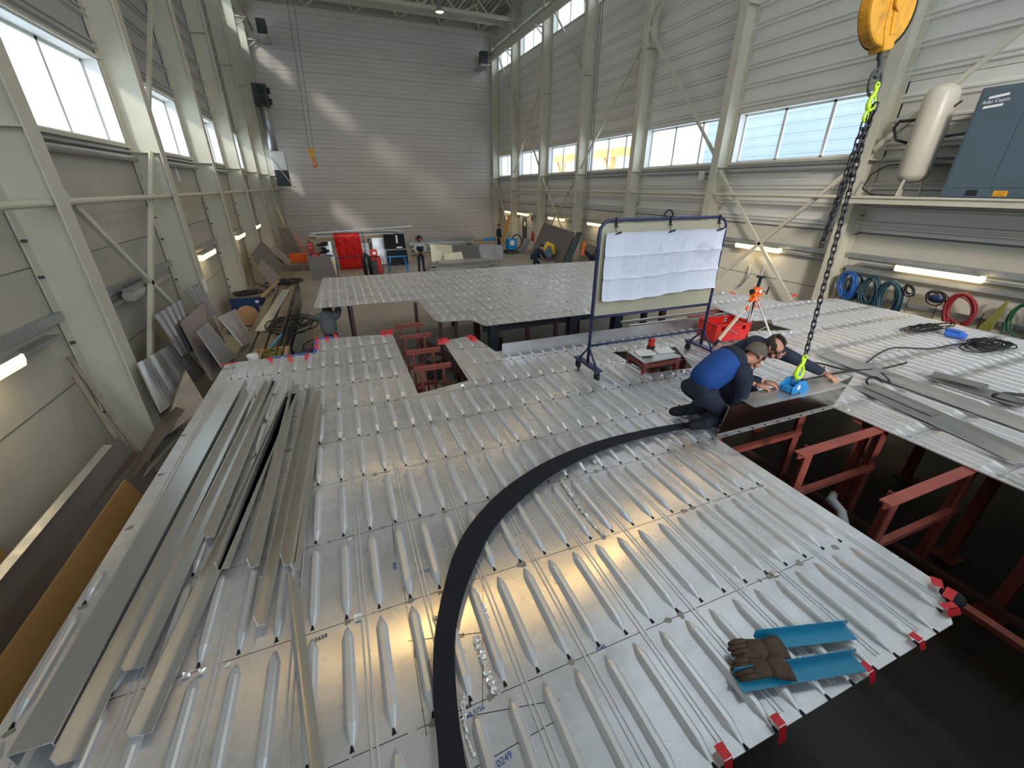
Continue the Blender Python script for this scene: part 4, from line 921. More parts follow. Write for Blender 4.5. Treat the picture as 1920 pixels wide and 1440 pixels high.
def person(name, label, J, k=1.0, top=None, trous=None, shoe=BLACKM, hair=None, face=(1, 0, 0), updir=(0, 0, 1), bald=False, extra=None, detail=True, top2=None, sleeve=None):
    """J: joints; k: body scale (1 = 1.75 m)"""
    J = {a: V(b) for a, b in J.items()}; g = lambda a: J[a]
    low = V(((g('pelvis').x), g('pelvis').y, min(v.z for v in J.values())-.05*k))
    root = thing(name, low, label, 'person')
    hd, face, up = g('head'), V(face).normalized(), V(updir).normalized()
    side = face.cross(up).normalized(); up = side.cross(face).normalized()
    # body: one continuous surface, head and hands included
    s = SK(); pel = s.node(g('pelvis'), .10*k); ch = s.node(g('pelvis').lerp(g('chest'), .5), .10*k, None, pel); c2 = s.node(g('chest'), .10*k, None, ch)
    nk = s.node(g('neck'), .055*k, None, c2); h1 = s.node(hd - up*.055*k, .058*k, None, nk); h2 = s.node(hd + up*.0*k - face*.005*k, .076*k, .088*k, h1); h3 = s.node(hd + up*.06*k - face*.012*k, .06*k, .075*k, h2)
    for q in 'lr':
        sh = s.node(g('sh_'+q), .045*k, None, c2); el = s.node(g('el_'+q), .036*k, None, sh); wr = s.node(g('wr_'+q), .027*k, None, el)
        hip = s.node(g('hip_'+q), .06*k, None, pel); kn = s.node(g('kn_'+q), .052*k, None, hip); an = s.node(g('an_'+q), .036*k, None, kn); s.node(g('toe_'+q), .034*k, None, an)
    mb = MB(); s.into(mb)
    # face
    def FP(a, b, c): return hd + face*a*k + side*b*k + up*c*k
    mb.tube([FP(.088, 0, .02), FP(.108, 0, -.008), FP(.112, 0, -.022), FP(.09, 0, -.03)], [.010*k, .014*k, .016*k, .010*k], 8)
    for b in (-1, 1):
        mb.ball(FP(-.005, b*.083, -.005), (.012*k, .012*k, .03*k), 8, 6); mb.ball(FP(.074, b*.03, -.045), .022*k, 8, 6)
    mb.tube([FP(.084, -.045, .028), FP(.096, 0, .030), FP(.084, .045, .028)], .010*k, 6); mb.ball(FP(.070, 0, -.085), .024*k, 8, 6)
    # hands: palm and five fingers
    for q in 'lr':
        w = g('wr_'+q); tip = g('hand_'+q); d = (tip-w).normalized(); nrm = V(J.get('nrm_'+q, (0, 0, 1))).normalized(); sd2 = d.cross(nrm).normalized(); nrm = sd2.cross(d)
        pal = w + d*.085*k
        mb.sheet([[w + sd2*a*.7*k + nrm*.010*k, w + d*.05*k + sd2*a*1.05*k + nrm*.014*k, pal + d*.01*k + sd2*a*1.1*k + nrm*.010*k] for a in (-.036, -.012, .012, .036)], -nrm*.024*k)
        for i, (b, L) in enumerate(((-.034, .062), (-.012, .074), (.011, .070), (.033, .054))):
            cl = .35 + .1*i
            p0 = pal + sd2*b*k; p1 = p0 + (d*math.cos(cl*.5) - nrm*math.sin(cl*.5))*L*.45*k; p2 = p1 + (d*math.cos(cl*1.6) - nrm*math.sin(cl*1.6))*L*.32*k; p3 = p2 + (d*math.cos(cl*2.6) - nrm*math.sin(cl*2.6))*L*.26*k
            mb.tube([p0 - d*.02*k, p0, p1, p2, p3], [.0095*k, .0095*k, .009*k, .008*k, .006*k], 7)
        tb = w + d*.025*k - sd2*.030*k
        mb.tube([tb, tb + d*.03*k - sd2*.028*k - nrm*.008*k, tb + d*.062*k - sd2*.034*k - nrm*.02*k, tb + d*.08*k - sd2*.028*k - nrm*.026*k], [.013*k, .0115*k, .010*k, .007*k], 7)
    mb.build('body', SKIN, root, smooth=True)
    e = MB()
    for b in (-1, 1): e.ball(FP(.083, b*.031, .008), .011*k, 8, 6)
    e.build('eyes', WPAPER, root, smooth=True)
    e = MB(); e.bar(FP(.088, -.022, -.052), FP(.088, .022, -.052), .006*k, .006*k); e.build('mouth', LEATHER, root)
    # jacket
    ax_ = (g('chest')-g('pelvis')).normalized()
    s = SK(); n0 = s.node(g('pelvis') - ax_*.03*k, .155*k, .145*k); n0 = s.node(g('pelvis').lerp(g('chest'), .5), .168*k, .152*k, n0); n0 = s.node(g('chest'), .182*k, .158*k, n0); s.node(g('chest').lerp(g('neck'), .7), .10*k, None, n0)
    mb = MB(); s.into(mb); jk = mb.build('jacket', top2 or top, root, smooth=True)
    mb = MB(); s = SK(); n0 = s.node(g('chest').lerp(g('pelvis'), .12), .175*k, .15*k); n0 = s.node(g('chest').lerp(g('neck'), .25), .182*k, .160*k, n0); s.node(g('neck'), .088*k, None, n0); s.into(mb)
    for q in 'lr':
        s = SK(); n0 = s.node(g('chest').lerp(g('sh_'+q), .35), .11*k); n0 = s.node(g('sh_'+q), .100*k, None, n0); n0 = s.node(g('sh_'+q).lerp(g('el_'+q), .5), .080*k, None, n0); n0 = s.node(g('el_'+q), .066*k, None, n0); s.node(g('wr_'+q) - (g('wr_'+q)-g('el_'+q)).normalized()*.01*k, .046*k, None, n0); s.into(mb)
    mb.build('shoulders_and_sleeves', sleeve or top, jk, smooth=True)
    # trousers
    s = SK(); pel = s.node(g('pelvis'), .15*k, .14*k)
    s.node(g('pelvis').lerp(g('chest'), .2), .135*k, .125*k, pel)
    for q in 'lr':
        hip = s.node(g('hip_'+q), .112*k, None, pel); m1 = s.node(g('hip_'+q).lerp(g('kn_'+q), .5), .088*k, None, hip); kn = s.node(g('kn_'+q), .072*k, None, m1); s.node(g('an_'+q), .058*k, None, kn)
    mb = MB(); s.into(mb); mb.build('trousers', trous, root, smooth=True)
    for q in 'lr':
        a, t_ = g('an_'+q), g('toe_'+q); d = (t_-a); mb = MB(); s = SK(); n0 = s.node(a - (g('kn_'+q)-a)*-.28, .058*k); n1 = s.node(a + d*.3, .055*k, None, n0); s.node(a + d*1.05, .046*k, .04*k, n1); s.into(mb); mb.build('boot', shoe, root, smooth=True)
    if hair:
        mb = MB(); n_, m_ = 18, 10; vs = []; fs = []
        rgh = random.Random(3)
        for j in range(m_+1):
            th = (PI*.62)*j/m_ if not bald else PI*.38 + (PI*.28)*j/m_
            for i in range(n_):
                ph = 2*PI*i/n_; f_ = math.cos(ph)
                r = 1.0 + rgh.uniform(-.02, .03); tt = th if f_ < .3 else th*(.72 if not bald else .95)
                if bald and f_ > .25: tt = PI*.50
                vs.append(FP((math.sin(tt)*f_*.103 - .012)*r, math.sin(tt)*math.sin(ph)*.092*r, (math.cos(tt)*.118+.022)*r))
        for j in range(m_):
            for i in range(n_): fs.append((j*n_+i, j*n_+(i+1) % n_, (j+1)*n_+(i+1) % n_, (j+1)*n_+i))
        mb.add(vs, fs); h = mb.build('hair', hair, root, smooth=True)
        so = h.modifiers.new('th', 'SOLIDIFY'); so.thickness = .012*k
    return root
JBLUE = mat('blue_work_jacket', (.008, .065, .29), .8, 0, .12, 7, .25, 30)
JNAVY = mat('navy_work_jacket', (.010, .016, .036), .85, 0, .2, 6, .25, 30)
TNAVY = mat('dark_work_trousers', (.016, .022, .045), .85, 0, .2, 6, .2, 30)
GREYSH = mat('grey_shirt', (.16, .17, .17), .9, 0, .12, 6, .3, 18)
HGREY = mat('grey_brown_hair', (.12, .095, .07), .85, 0, .3, 60, .6, 160)
HDARK = mat('dark_brown_hair', (.045, .03, .022), .8, 0, .3, 60, .5, 160)
k = 1.16
z0 = ZD + .05
# blue-jacketed man: kneels facing right, bent over the plate
pel = V((3.33, 2.98, 2.08)); che = V((3.70, 2.96, 2.33))
person('person', 'grey-haired person in a blue jacket kneeling on the deck and bending over the hanging plate', dict(
    pelvis=pel, chest=che, neck=V((3.87, 2.94, 2.36)), head=V((4.01, 2.92, 2.345)),
    sh_l=V((3.78, 3.15, 2.26)), el_l=V((4.10, 3.08, 1.98)), wr_l=V((4.22, 2.86, 2.03)), hand_l=V((4.36, 2.68, 1.99)), nrm_l=V((0, 0, 1)),
    sh_r=V((3.72, 2.76, 2.24)), el_r=V((3.76, 2.76, 1.94)), wr_r=V((3.62, 2.74, 1.76)), hand_r=V((3.54, 2.70, 1.68)), nrm_r=V((-.2, -1, 0)),
    hip_l=pel+V((0, .11, -.04)), kn_l=V((3.82, 3.12, z0+.03)), an_l=V((3.34, 3.14, z0+.03)), toe_l=V((3.19, 3.14, z0+.05)),
    hip_r=pel+V((0, -.11, -.04)), kn_r=V((3.74, 2.84, z0+.03)), an_r=V((3.30, 2.82, z0+.04)), toe_r=V((3.15, 2.82, z0+.06))),
    k, JNAVY, TNAVY, BLACKM, HGREY, face=(.62, -.25, -.72), updir=(.7, 0, .5), top2=JBLUE)
pel = V((4.12, 3.40, 2.02)); che = V((4.32, 3.16, 2.30))
person('person', 'balding person in a dark navy jacket kneeling behind the hanging plate', dict(
    pelvis=pel, chest=che, neck=V((4.34, 3.04, 2.40)), head=V((4.36, 2.95, 2.40)),
    sh_l=V((4.54, 3.18, 2.30)), el_l=V((4.84, 2.98, 2.16)), wr_l=V((5.07, 2.76, 2.03)), hand_l=V((5.12, 2.60, 1.98)), nrm_l=V((0, 0, 1)),
    sh_r=V((4.14, 3.06, 2.24)), el_r=V((4.02, 3.02, 2.02)), wr_r=V((4.06, 2.84, 2.03)), hand_r=V((4.18, 2.74, 2.00)), nrm_r=V((0, 0, 1)),
    hip_l=pel+V((.11, .03, -.04)), kn_l=V((4.48, 3.08, z0+.03)), an_l=V((4.36, 3.55, z0+.03)), toe_l=V((4.34, 3.70, z0+.05)),
    hip_r=pel+V((-.11, -.03, -.04)), kn_r=V((4.10, 3.04, z0+.03)), an_r=V((4.10, 3.48, z0+.03)), toe_r=V((4.10, 3.63, z0+.05))),
    k, JNAVY, TNAVY, BLACKM, HDARK, face=(.1, -.62, -.75), updir=(.1, -.7, .6), bald=True)
# far figures
def standing(x, y, yaw, name_label, top, trous, hair, k=1.05, arms='front', bend=0, **kw):
    R = Matrix.Rotation(yaw, 3, 'Z'); T = lambda a, b, c: V((x, y, 0)) + R @ V((a, b, c))*k   # faces local -y
    b = bend
    J = dict(pelvis=T(0, 0, .95), chest=T(0, -.25*b, 1.32-.12*b), neck=T(0, -.38*b, 1.50-.2*b), head=T(0, -.48*b-.01, 1.64-.26*b),
             sh_l=T(.19, -.3*b, 1.42-.15*b), sh_r=T(-.19, -.3*b, 1.42-.15*b), hip_l=T(.09, 0, .90), hip_r=T(-.09, 0, .90), kn_l=T(.11, -.02, .50), kn_r=T(-.11, -.02, .50),
             an_l=T(.12, .02, .09), an_r=T(-.12, .02, .09), toe_l=T(.13, -.15, .045), toe_r=T(-.13, -.15, .045))
    if arms == 'front':
        J.update(el_l=T(.27, -.08-.3*b, 1.15), wr_l=T(.14, -.30-.3*b, 1.08), hand_l=T(.04, -.36-.3*b, 1.07), el_r=T(-.27, -.08-.3*b, 1.15), wr_r=T(-.16, -.30-.3*b, 1.06), hand_r=T(-.06, -.38-.3*b, 1.05))
    else:
        J.update(el_l=T(.25, -.02, 1.13), wr_l=T(.26, -.12, .90), hand_l=T(.25, -.16, .80), el_r=T(-.25, -.02, 1.13), wr_r=T(-.26, -.12, .90), hand_r=T(-.25, -.16, .80))
    f = R @ V((0, -1, -.1-.8*b)); return person('person', name_label, J, k, top, trous, BLACKM, hair, face=f, updir=(0, 0, 1), **kw)
sleeves = mat('grey_white_sleeves', (.50, .50, .52), .85)
w = standing(3.72, 21.8, 0, 'welder in a white-sleeved navy jacket and head gear standing in front of the stacked metal', sleeves, TNAVY, None, 1.0, top2=JNAVY)
wh = thing('welding_helmet', (3.72, 21.75, 1.58), 'black welding helmet with side hoops worn by the standing welder', 'helmet')
m = MB(); m.ball((3.72, 21.78, 1.68), (.13, .14, .15)); m.build('shell', BLACKM, wh, smooth=True)
m = MB(); m.box((3.66, 21.61, 1.60), (3.78, 21.66, 1.70)); m.build('visor', RED, wh)
m = MB()
for s in (-1, 1): m.tube([(3.72+s*(.12+.06*math.sin(a)), 21.78, 1.66+.14*math.cos(a)) for a in [PI*q/8 for q in range(9)]], .014, 6)
m.build('air_hoop', BLACKM, wh)
standing(10.05, 27.6, .9, 'person in dark overalls standing by the bright blue welding machine at the back', JNAVY, TNAVY, HDARK, 1.02, 'down')
def crouch(x, y, z, yaw, label, top, k=1.0, reach=False, hair=HDARK):
    R = Matrix.Rotation(yaw, 3, 'Z'); T = lambda a, b, c: V((x, y, z)) + R @ V((a, b, c))*k
    J = dict(pelvis=T(0, 0, .42), chest=T(0, -.30, .68), neck=T(0, -.46, .80), head=T(0, -.56, .88), sh_l=T(.19, -.36, .72), sh_r=T(-.19, -.36, .72),
             el_l=T(.24, -.50, .48), wr_l=T(.16, -.66, .34), hand_l=T(.12, -.74, .28), el_r=T(-.24, -.50, .48) if not reach else T(-.34, -.5, .86), wr_r=T(-.16, -.66, .34) if not reach else T(-.5, -.62, 1.0), hand_r=T(-.12, -.74, .28) if not reach else T(-.56, -.66, 1.08),
             hip_l=T(.1, 0, .40), hip_r=T(-.1, 0, .40), kn_l=T(.18, -.40, .44), kn_r=T(-.16, -.36, .08), an_l=T(.16, -.22, .09), an_r=T(-.14, .04, .10), toe_l=T(.17, -.38, .05), toe_r=T(-.14, .16, .06))
    return person('person', label, J, k, top, TNAVY, BLACKM, hair, face=R @ V((0, -.9, -.4)), updir=(0, 0, 1))
crouch(9.0, 19.7, .30, 1.9, 'person in navy crouching over work behind the far deck, beside the yellow-lined jacket', JNAVY, 1.1)
crouch(9.85, 15.5, .62, -.3, 'person in navy with one arm raised to the crane remote, left of the whiteboard', JNAVY, 1.1, reach=True)
# person under the far deck, seen from behind, bent forward
T = lambda a, b, c: V((-.52+a, 10.2+b, c))
person('person', 'person in a grey shirt bending under the left end of the far deck', dict(pelvis=T(.0, -.1, .86), chest=T(-.02, .12, 1.22), neck=T(0, .36, 1.30), head=T(0, .50, 1.26), sh_l=T(-.19, .18, 1.24), sh_r=T(.19, .18, 1.24),
    el_l=T(-.30, .42, 1.15), wr_l=T(-.2, .62, 1.05), hand_l=T(-.16, .7, 1.0), el_r=T(.26, .38, 1.34), wr_r=T(.22, .60, 1.42), hand_r=T(.18, .68, 1.46), hip_l=T(-.10, -.08, .82), hip_r=T(.10, -.08, .82),
    kn_l=T(-.12, .06, .46), kn_r=T(.12, .06, .46), an_l=T(-.12, -.04, .09), an_r=T(.12, -.04, .09), toe_l=T(-.12, .14, .05), toe_r=T(.12, .14, .05)), 1.15, GREYSH, TNAVY, BLACKM, HDARK, face=(0, .8, -.5))
# ================================================================ RIGHT WALL
sh = thing('wall_platform', (12.1, 3.6, 3.7), 'cream steel platform on the right wall carrying the compressor and tank', 'platform')
m = MB(); m.box((11.55, -.5, 3.70), (12.7, 7.32, 3.82)); m.build('deck_plate', DKGREY, sh)
m = MB(); m.box((11.5, -.5, 3.68), (11.56, 7.34, 3.84)); m.box((11.46, -.5, 3.80), (11.56, 7.34, 3.84)); m.build('edge_beam', CREAM, sh)
cp = thing('air_compressor', (12.15, 4.2, 3.84), 'tall blue-grey compressor cabinet on the wall platform at the right border', 'compressor')
xf = 11.62
m = MB(); m.box((xf, 2.9, 3.84), (12.62, 5.42, 5.7)); m.build('cabinet', COMPM, cp, bevel=.015)
m = MB(); m.box((xf-.008, 4.72, 4.02), (xf, 5.38, 5.66)); m.build('door_panel', COMPM, cp, bevel=.004)
m = MB(); m.box((xf-.008, 3.9, 4.02), (xf, 4.70, 5.66)); m.build('door_panel', COMPM, cp, bevel=.004)
m = MB(); m.box((xf-.006, 4.85, 3.88), (xf, 5.02, 3.98)); m.build('lower_vent', BLACK, cp)
m = MB(); m.box((xf-.008, 4.42, 3.87), (xf, 4.62, 3.97)); m.build('warning_sticker', YEL, cp)
lg = MB(); lg.slab([(xf-.014, 5.27, 5.50), (xf-.014, 4.99, 5.53), (xf-.014, 5.0, 5.57), (xf-.014, 5.26, 5.54)], (.004, 0, 0)); lg.slab([(xf-.014, 5.30, 5.35), (xf-.014, 5.03, 5.37), (xf-.014, 5.02, 5.41), (xf-.014, 5.29, 5.39)], (.004, 0, 0))
lg.build('logo_bar', WPAPER, cp)
text('Atlas Copco', (xf-.012, 5.15, 5.46), .075, (PI/2, -.06, -PI/2), WPAPER, cp, 'logo_lettering', .002, .2)
tk = thing('pressure_tank', (12.2, 6.3, 3.84), 'upright beige pressure tank on the wall platform left of the compressor', 'tank')
m = MB(); R0 = .29; m.lathe([(.0, 4.10), (.12, 4.12), (.24, 4.19), (.29, 4.28), (.29, 5.78), (.24, 5.88), (.12, 5.95), (.0, 5.965)], (12.15, 6.30, 0), n=36); m.build('tank_shell', TANKM, tk, smooth=True)
for a in (0, 2.1, 4.2):
    m = MB(); q = V((12.15+.2*math.cos(a+1), 6.30+.2*math.sin(a+1), 4.2)); m.bar(q, (q.x+.03*math.cos(a), q.y+.05*math.sin(a), 3.84), .04, .04); m.build('leg', TANKM, tk)
m = MB(); m.tube([(12.1, 6.55, 5.35), (12.1, 6.9, 5.36), (12.15, 7.0, 5.25), (12.2, 6.9, 5.0), (12.3, 6.6, 4.9)], .03, 8); m.build('hose', BLACK, tk, smooth=True)
m = MB(); m.tube([(12.1, 6.55, 4.5), (12.1, 6.85, 4.48), (12.05, 7.1, 4.3), (12.0, 7.15, 4.0), (11.95, 6.9, 3.87), (11.95, 6.4, 3.86)], .018, 8); m.build('hose', BLACK, tk, smooth=True)
m = MB(); m.cyl((12.3, 6.05, 5.0), (12.2, 5.4, 5.05), .03); m.build('connecting_pipe', DKGREY, tk); m = MB(); m.cyl((12.15, 6.05, 5.5), (12.1, 5.9, 5.6), .02); m.build('pipe_stub', DKGREY, tk)
# hose rack: rails with hanging coils
rk = thing('hose_rack', (12.6, 5.0, 1.0), 'grey rails on the right wall where the hoses hang', 'rack')
for i, z in enumerate((2.05, 1.45, 1.0)):
    m = MB(); m.bar((12.6, 1.5, z), (12.6, 7.25, z), .05, .09); m.build('rail', GALV, rk)
m = MB(); m.bar((12.62, 7.2, .2), (12.62, 7.2, 2.15), .06, .1, (0, 1, 0)); m.build('post', GALV, rk)
for y in (3.3, 4.25, 5.05, 5.6):
    m = MB(); m.cyl((12.56, y, .9), (12.56, y+.02, 1.62), .008, n=6); m.build('hanger_rod', DKGREY, rk)
def coil(y, z, ry, rz, n, r, m_, label, seed=1, x=12.42, tilt=.2, name='hose_coil', cat='hose'):
    g = random.Random(seed); m = MB()
    for k in range(n):
        a, b = ry*g.uniform(.66, 1.05), rz*g.uniform(.80, 1.05); oy, oz, ox = g.gauss(0, .02), g.gauss(0, .02) , g.uniform(-.05, .07)
        m.tube([(x+ox+.015*math.sin(2*t+k), y+oy+a*math.cos(t)+tilt*.2*math.sin(t), z+oz+(rz-b)+b*math.sin(t)) for t in [2*PI*i/22 for i in range(22)]], r, 6, closed=True)
    return m.build(name, m_, smooth=True, label=label, cat=cat)
HG = mat('blue_green_hose', (.018, .065, .09), .5); HG2 = mat('green_hose', (.015, .09, .04), .5); HY = mat('yellow_green_rope', (.22, .20, .04), .7, 0, .2, 20); HR = mat('red_hose', (.26, .018, .025), .5); HB = mat('blue_hose', (.02, .11, .38), .45)
coil(6.98, 1.66, .22, .33, 15, .016, HB, 'bright blue hose coil, leftmost on the wall rack', 1)
coil(6.82, 1.62, .20, .34, 6, .014, HG, 'dark teal hose coil half behind the bright blue one', 7, x=12.52)
coil(6.44, 1.56, .20, .38, 22, .016, HG, 'teal hose coil second from the left on the wall rack', 2)
coil(5.98, 1.48, .26, .45, 24, .017, HG, 'largest blue-green hose coil on the wall rack', 3)
coil(5.62, 1.83, .11, .12, 6, .012, BLACK, 'small black cable ring hanging between the teal coil and the blue bundle', 4, name='cable_coil', cat='cable')
coil(5.12, 1.76, .17, .14, 6, .013, BLACK, 'black cable ring wrapped around a navy bundle', 5, name='cable_coil', cat='cable')
m = MB(); m.ball((12.4, 5.08, 1.76), (.06, .13, .09)); m.build('navy_bundle', NAVY, label='navy bundle in the black cable ring on the rack', cat='bundle', smooth=True)
coil(4.60, 1.56, .26, .37, 13, .017, HR, 'dark red hose coil hanging on the wall rack', 6)
coil(3.62, 1.50, .26, .42, 5, .014, HG2, 'green hose coil at the right border of the wall rack', 8)
m = MB()
for k in range(9):
    a = (k-4)*.012; m.tube([(12.45+.01*(k % 3), 3.98+a*.3, 1.95), (12.43, 4.02+a, 1.7), (12.42, 4.10+a*2, 1.3), (12.42, 4.15+a*2.4, 1.0), (12.43, 4.17+a, .8)], .013, 6)
m.build('rope_bundle', HY, smooth=True, label='yellow-green rope bundle hanging straight down between red and green hoses', cat='rope')
for y, z, rr, mt, lb in ((7.05, 1.12, .16, BLACK, 'dark coil low under the bright blue hose'), (6.5, 1.0, .22, HB, 'blue cable coil low behind the deck edge'), (5.75, .98, .26, HG, 'low teal coil peeking over the deck edge'), (5.30, 1.03, .16, NAVY, 'low navy bundle peeking over the deck edge'), (4.85, .95, .18, BLACK, 'black coil low under the red hose'), (4.38, .98, .22, BLACK, 'dark heap of cable below the red hose'), (3.9, .8, .18, DKGREY, 'grey coil below the yellow-green rope')):
    coil(y, z, rr, rr, 8, .016, mt, lb, int(y*7), x=12.3, name='cable_coil', cat='cable')
m = MB(); m.cyl((12.5, 10.5, .6), (12.5, 11.4, 1.5), .001)
m = MB(); m.tube([(12.6, 10.45, .9), (12.55, 10.3, 1.0), (12.55, 10.12, 1.3), (12.6, 10.15, 1.7)], .03, 8); m.build('hose', GALV, smooth=True, label='curved grey hose against the right wall behind the tripod', cat='hose')
m = MB(); m.box((12.55, 12.9, 4.25), (12.7, 13.15, 4.55)); m.build('wall_box', WHITE, label='small white box on the right wall under the windows', cat='box', bevel=.01)
m = MB(); m.cyl((12.62, 9, 4.38), (12.62, 12.9, 4.38), .012)
m.build('conduit', CREAM, label='thin conduit running from the small white wall box', cat='pipe')
# fire extinguishers by the door
for y, lb in ((31.3, 'red fire extinguisher hanging left of the dark door'), (27.85, 'red fire extinguisher hanging right of the dark door')):
    t = thing('fire_extinguisher', (12.64, y, .6), lb, 'fire extinguisher'); m = MB(); m.lathe([(.0, .6), (.09, .61), (.1, .65), (.1, 1.05), (.06, 1.14), (.03, 1.18)], (12.64, y, 0), n=16); m.build('cylinder', RED, t, smooth=True)
    m = MB(); m.box((12.6, y-.05, 1.18), (12.66, y+.05, 1.24)); m.build('valve', BLACK, t)
for y, z in ((30.4, 2.05), (28.1, 1.9)):
    m = MB(); m.box((12.66, y-.08, z), (12.7, y+.08, z+.25)); m.build('wall_sign', RED, label='small red sign high on the wall, %s of the door' % ('left' if y > 29 else 'right'), cat='sign')
# crane pendant ropes and orange remote
def rope(x0, y0, z0, x1, y1, z1, label, r=.012):
    m = MB(); m.cyl((x0, y0, z0), (x1, y1, z1), r, n=6); return m.build('rope', DKGREY, label=label, cat='rope')
q = aty(587, 312, 28)
hk = thing('crane_hook_block', (-.62, 28, 5.0), 'small yellow crane hook hanging far away in front of the dark end wall', 'crane hook')
m = MB(); m.cyl((-.62, 27.93, 5.72), (-.62, 28.07, 5.72), .17, n=20); m.slab([(-.77, 27.9, 5.75), (-.47, 27.9, 5.75), (-.52, 27.9, 5.38), (-.72, 27.9, 5.38)], (0, .2, 0)); m.build('sheave_block', YEL, hk, bevel=.02)
m = MB(); m.tube([(-.6, 28, 5.38), (-.58, 28, 5.25), (-.48, 28, 5.12), (-.52, 28, 4.98), (-.64, 28, 4.97), (-.70, 28, 5.08)], [.05, .05, .05, .055, .045, .02], 8); m.build('hook', ORANGE, hk, smooth=True)
rope(-.72, 28, 5.9, -.45, 28, 13.5, 'left steel rope of the small far crane hook'); rope(-.5, 28, 5.9, -.15, 28, 13.5, 'right steel rope of the small far crane hook')
rp0 = atx(1062, 500, 11.2)
rope(9.03, 15.0, 2.05, 9.03, 15.0, 14.4, 'left control rope hanging down to the orange remote', .012); rope(9.12, 15.0, 2.05, 9.12, 15.0, 14.4, 'right control rope hanging down to the orange remote', .012)
m = MB(); m.bar((9.04, 15.0, 1.52), (9.08, 15.0, 2.06), .10, .09, (0, 1, 0)); m.build('crane_remote', ORANGE, label='orange crane remote held by the man left of the whiteboard', cat='remote', bevel=.02)
# big leaning grey plates on the right wall
def lean(name, pts, t, m_, label, cat='metal plate', grp=None):
    m = MB(); m.slab(pts, t); return m.build(name, m_, label=label, cat=cat, group=grp, bevel=.003)
GREYPL = mat('dark_grey_plate', (.16, .145, .135), .55, .2, .08, 1.2)
lean('leaning_plate', [(11.2, 20.9, .02), (12.05, 20.9, 1.75), (12.1, 24.9, 2.0), (11.2, 25.0, .02)], (-.03, 0, .015), GREYPL, 'biggest dark grey plate leaning on the right wall')
lean('leaning_plate', [(11.3, 20.2, .02), (12.14, 20.2, 1.85), (12.14, 20.85, 1.8), (11.3, 20.85, .02)], (-.03, 0, .015), mat('dark_teal_plate', (.07, .10, .12), .5, .2, .1, 2), 'dark teal plate just right of the biggest leaning plate')
lean('leaning_plate', [(11.4, 18.0, .02), (12.1, 18.0, 1.2), (12.1, 19.6, 1.35), (11.4, 19.8, .02)], (-.03, 0, .015), GREYPL, 'lower grey plate leaning behind the crane remote')
lean('leaning_plate', [(11.6, 15.9, .02), (12.12, 15.9, 1.9), (12.12, 17.9, 1.95), (11.6, 17.9, .02)], (-.02, 0, .01), GREYPL, 'taller grey plate leaning between remote and whiteboard')
lean('leaning_plate', [(11.2, 25.7, .02), (11.6, 25.7, 1.0), (11.6, 26.8, .9), (11.2, 26.8, .02)], (-.02, 0, .01), ALUD, 'small pale plate with an arch leaning left of the biggest grey plate')
m = MB(); m.tube([(10.3, 21.1, .9), (10.5, 21.1, 1.25), (10.8, 21.1, 1.1), (10.9, 21.1, .7)], [.1, .12, .12, .1], 8); m.build('yellow_jacket', mat('yellow_cloth', (.75, .50, .04), .8), smooth=True, label='yellow-lined jacket hanging beside the crouching person', cat='jacket')
m = MB(); m.sheet([[(11.0+.1*math.sin(i*2.2)+.02*j, 21.6+i*.2, .4+.35*j) for i in range(7)] for j in range(3)], (.02, 0, 0)); m.build('blue_sheet', mat('dusty_blue_sheet', (.12, .22, .32), .5, 0, .1, 4), label='dusty blue corrugated piece in front of the biggest leaning plate', cat='metal sheet')
# machines in the far right corner
mc = thing('welding_machine', (10.6, 26.6, 0), 'bright blue welding machine with a black hose in the far right corner', 'welding machine')
m = MB(); m.box((10.3, 26.4, .25), (10.9, 27.0, .95)); m.build('case', BLUE, mc, bevel=.03)
m = MB(); m.box((10.4, 26.38, .55), (10.7, 26.4, .85)); m.build('front_panel', WPAPER, mc)
m = MB(); m.tube([(10.9+.35*math.cos(a), 26.5, .75+.45*math.sin(a)) for a in [2*PI*i/16 for i in range(16)]], .04, 6, closed=True); m.build('hose', BLACK, mc, smooth=True)
m = MB(); m.box((10.2, 26.3, 0), (11.0, 27.1, .2)); m.build('cart', DKGREY, mc)
for x, lb in ((9.75, 'left'), (10.0, 'right')):
    m = MB(); m.lathe([(.0, .02), (.16, .02), (.18, .1), (.18, .8), (.15, .84), (.0, .84)], (x-.35+ (0 if lb == 'left' else .2), 28.4, .02), n=18); m.build('blue_drum', BLUE, smooth=True, label='blue plastic drum behind the man in the far corner, the %s one' % lb, cat='drum')
for i, (y, c, lb) in enumerate(((33.4, REDOX, 'dark red broom handle'), (33.0, WOOD, 'wooden broom handle'), (31.9, YEL, 'yellow levelling board'), (31.6, YEL, 'second yellow levelling board'), (32.5, GALV, 'grey shovel handle'))):
    m = MB(); w_ = .16 if c is YEL else .05; m.bar((12.0, y+.4, .1), (12.35, y-.3, 2.1), w_, .04, (1, 0, 0)); m.build('tool_handle', c, label=lb + ' leaning in the far right corner', cat='tool')
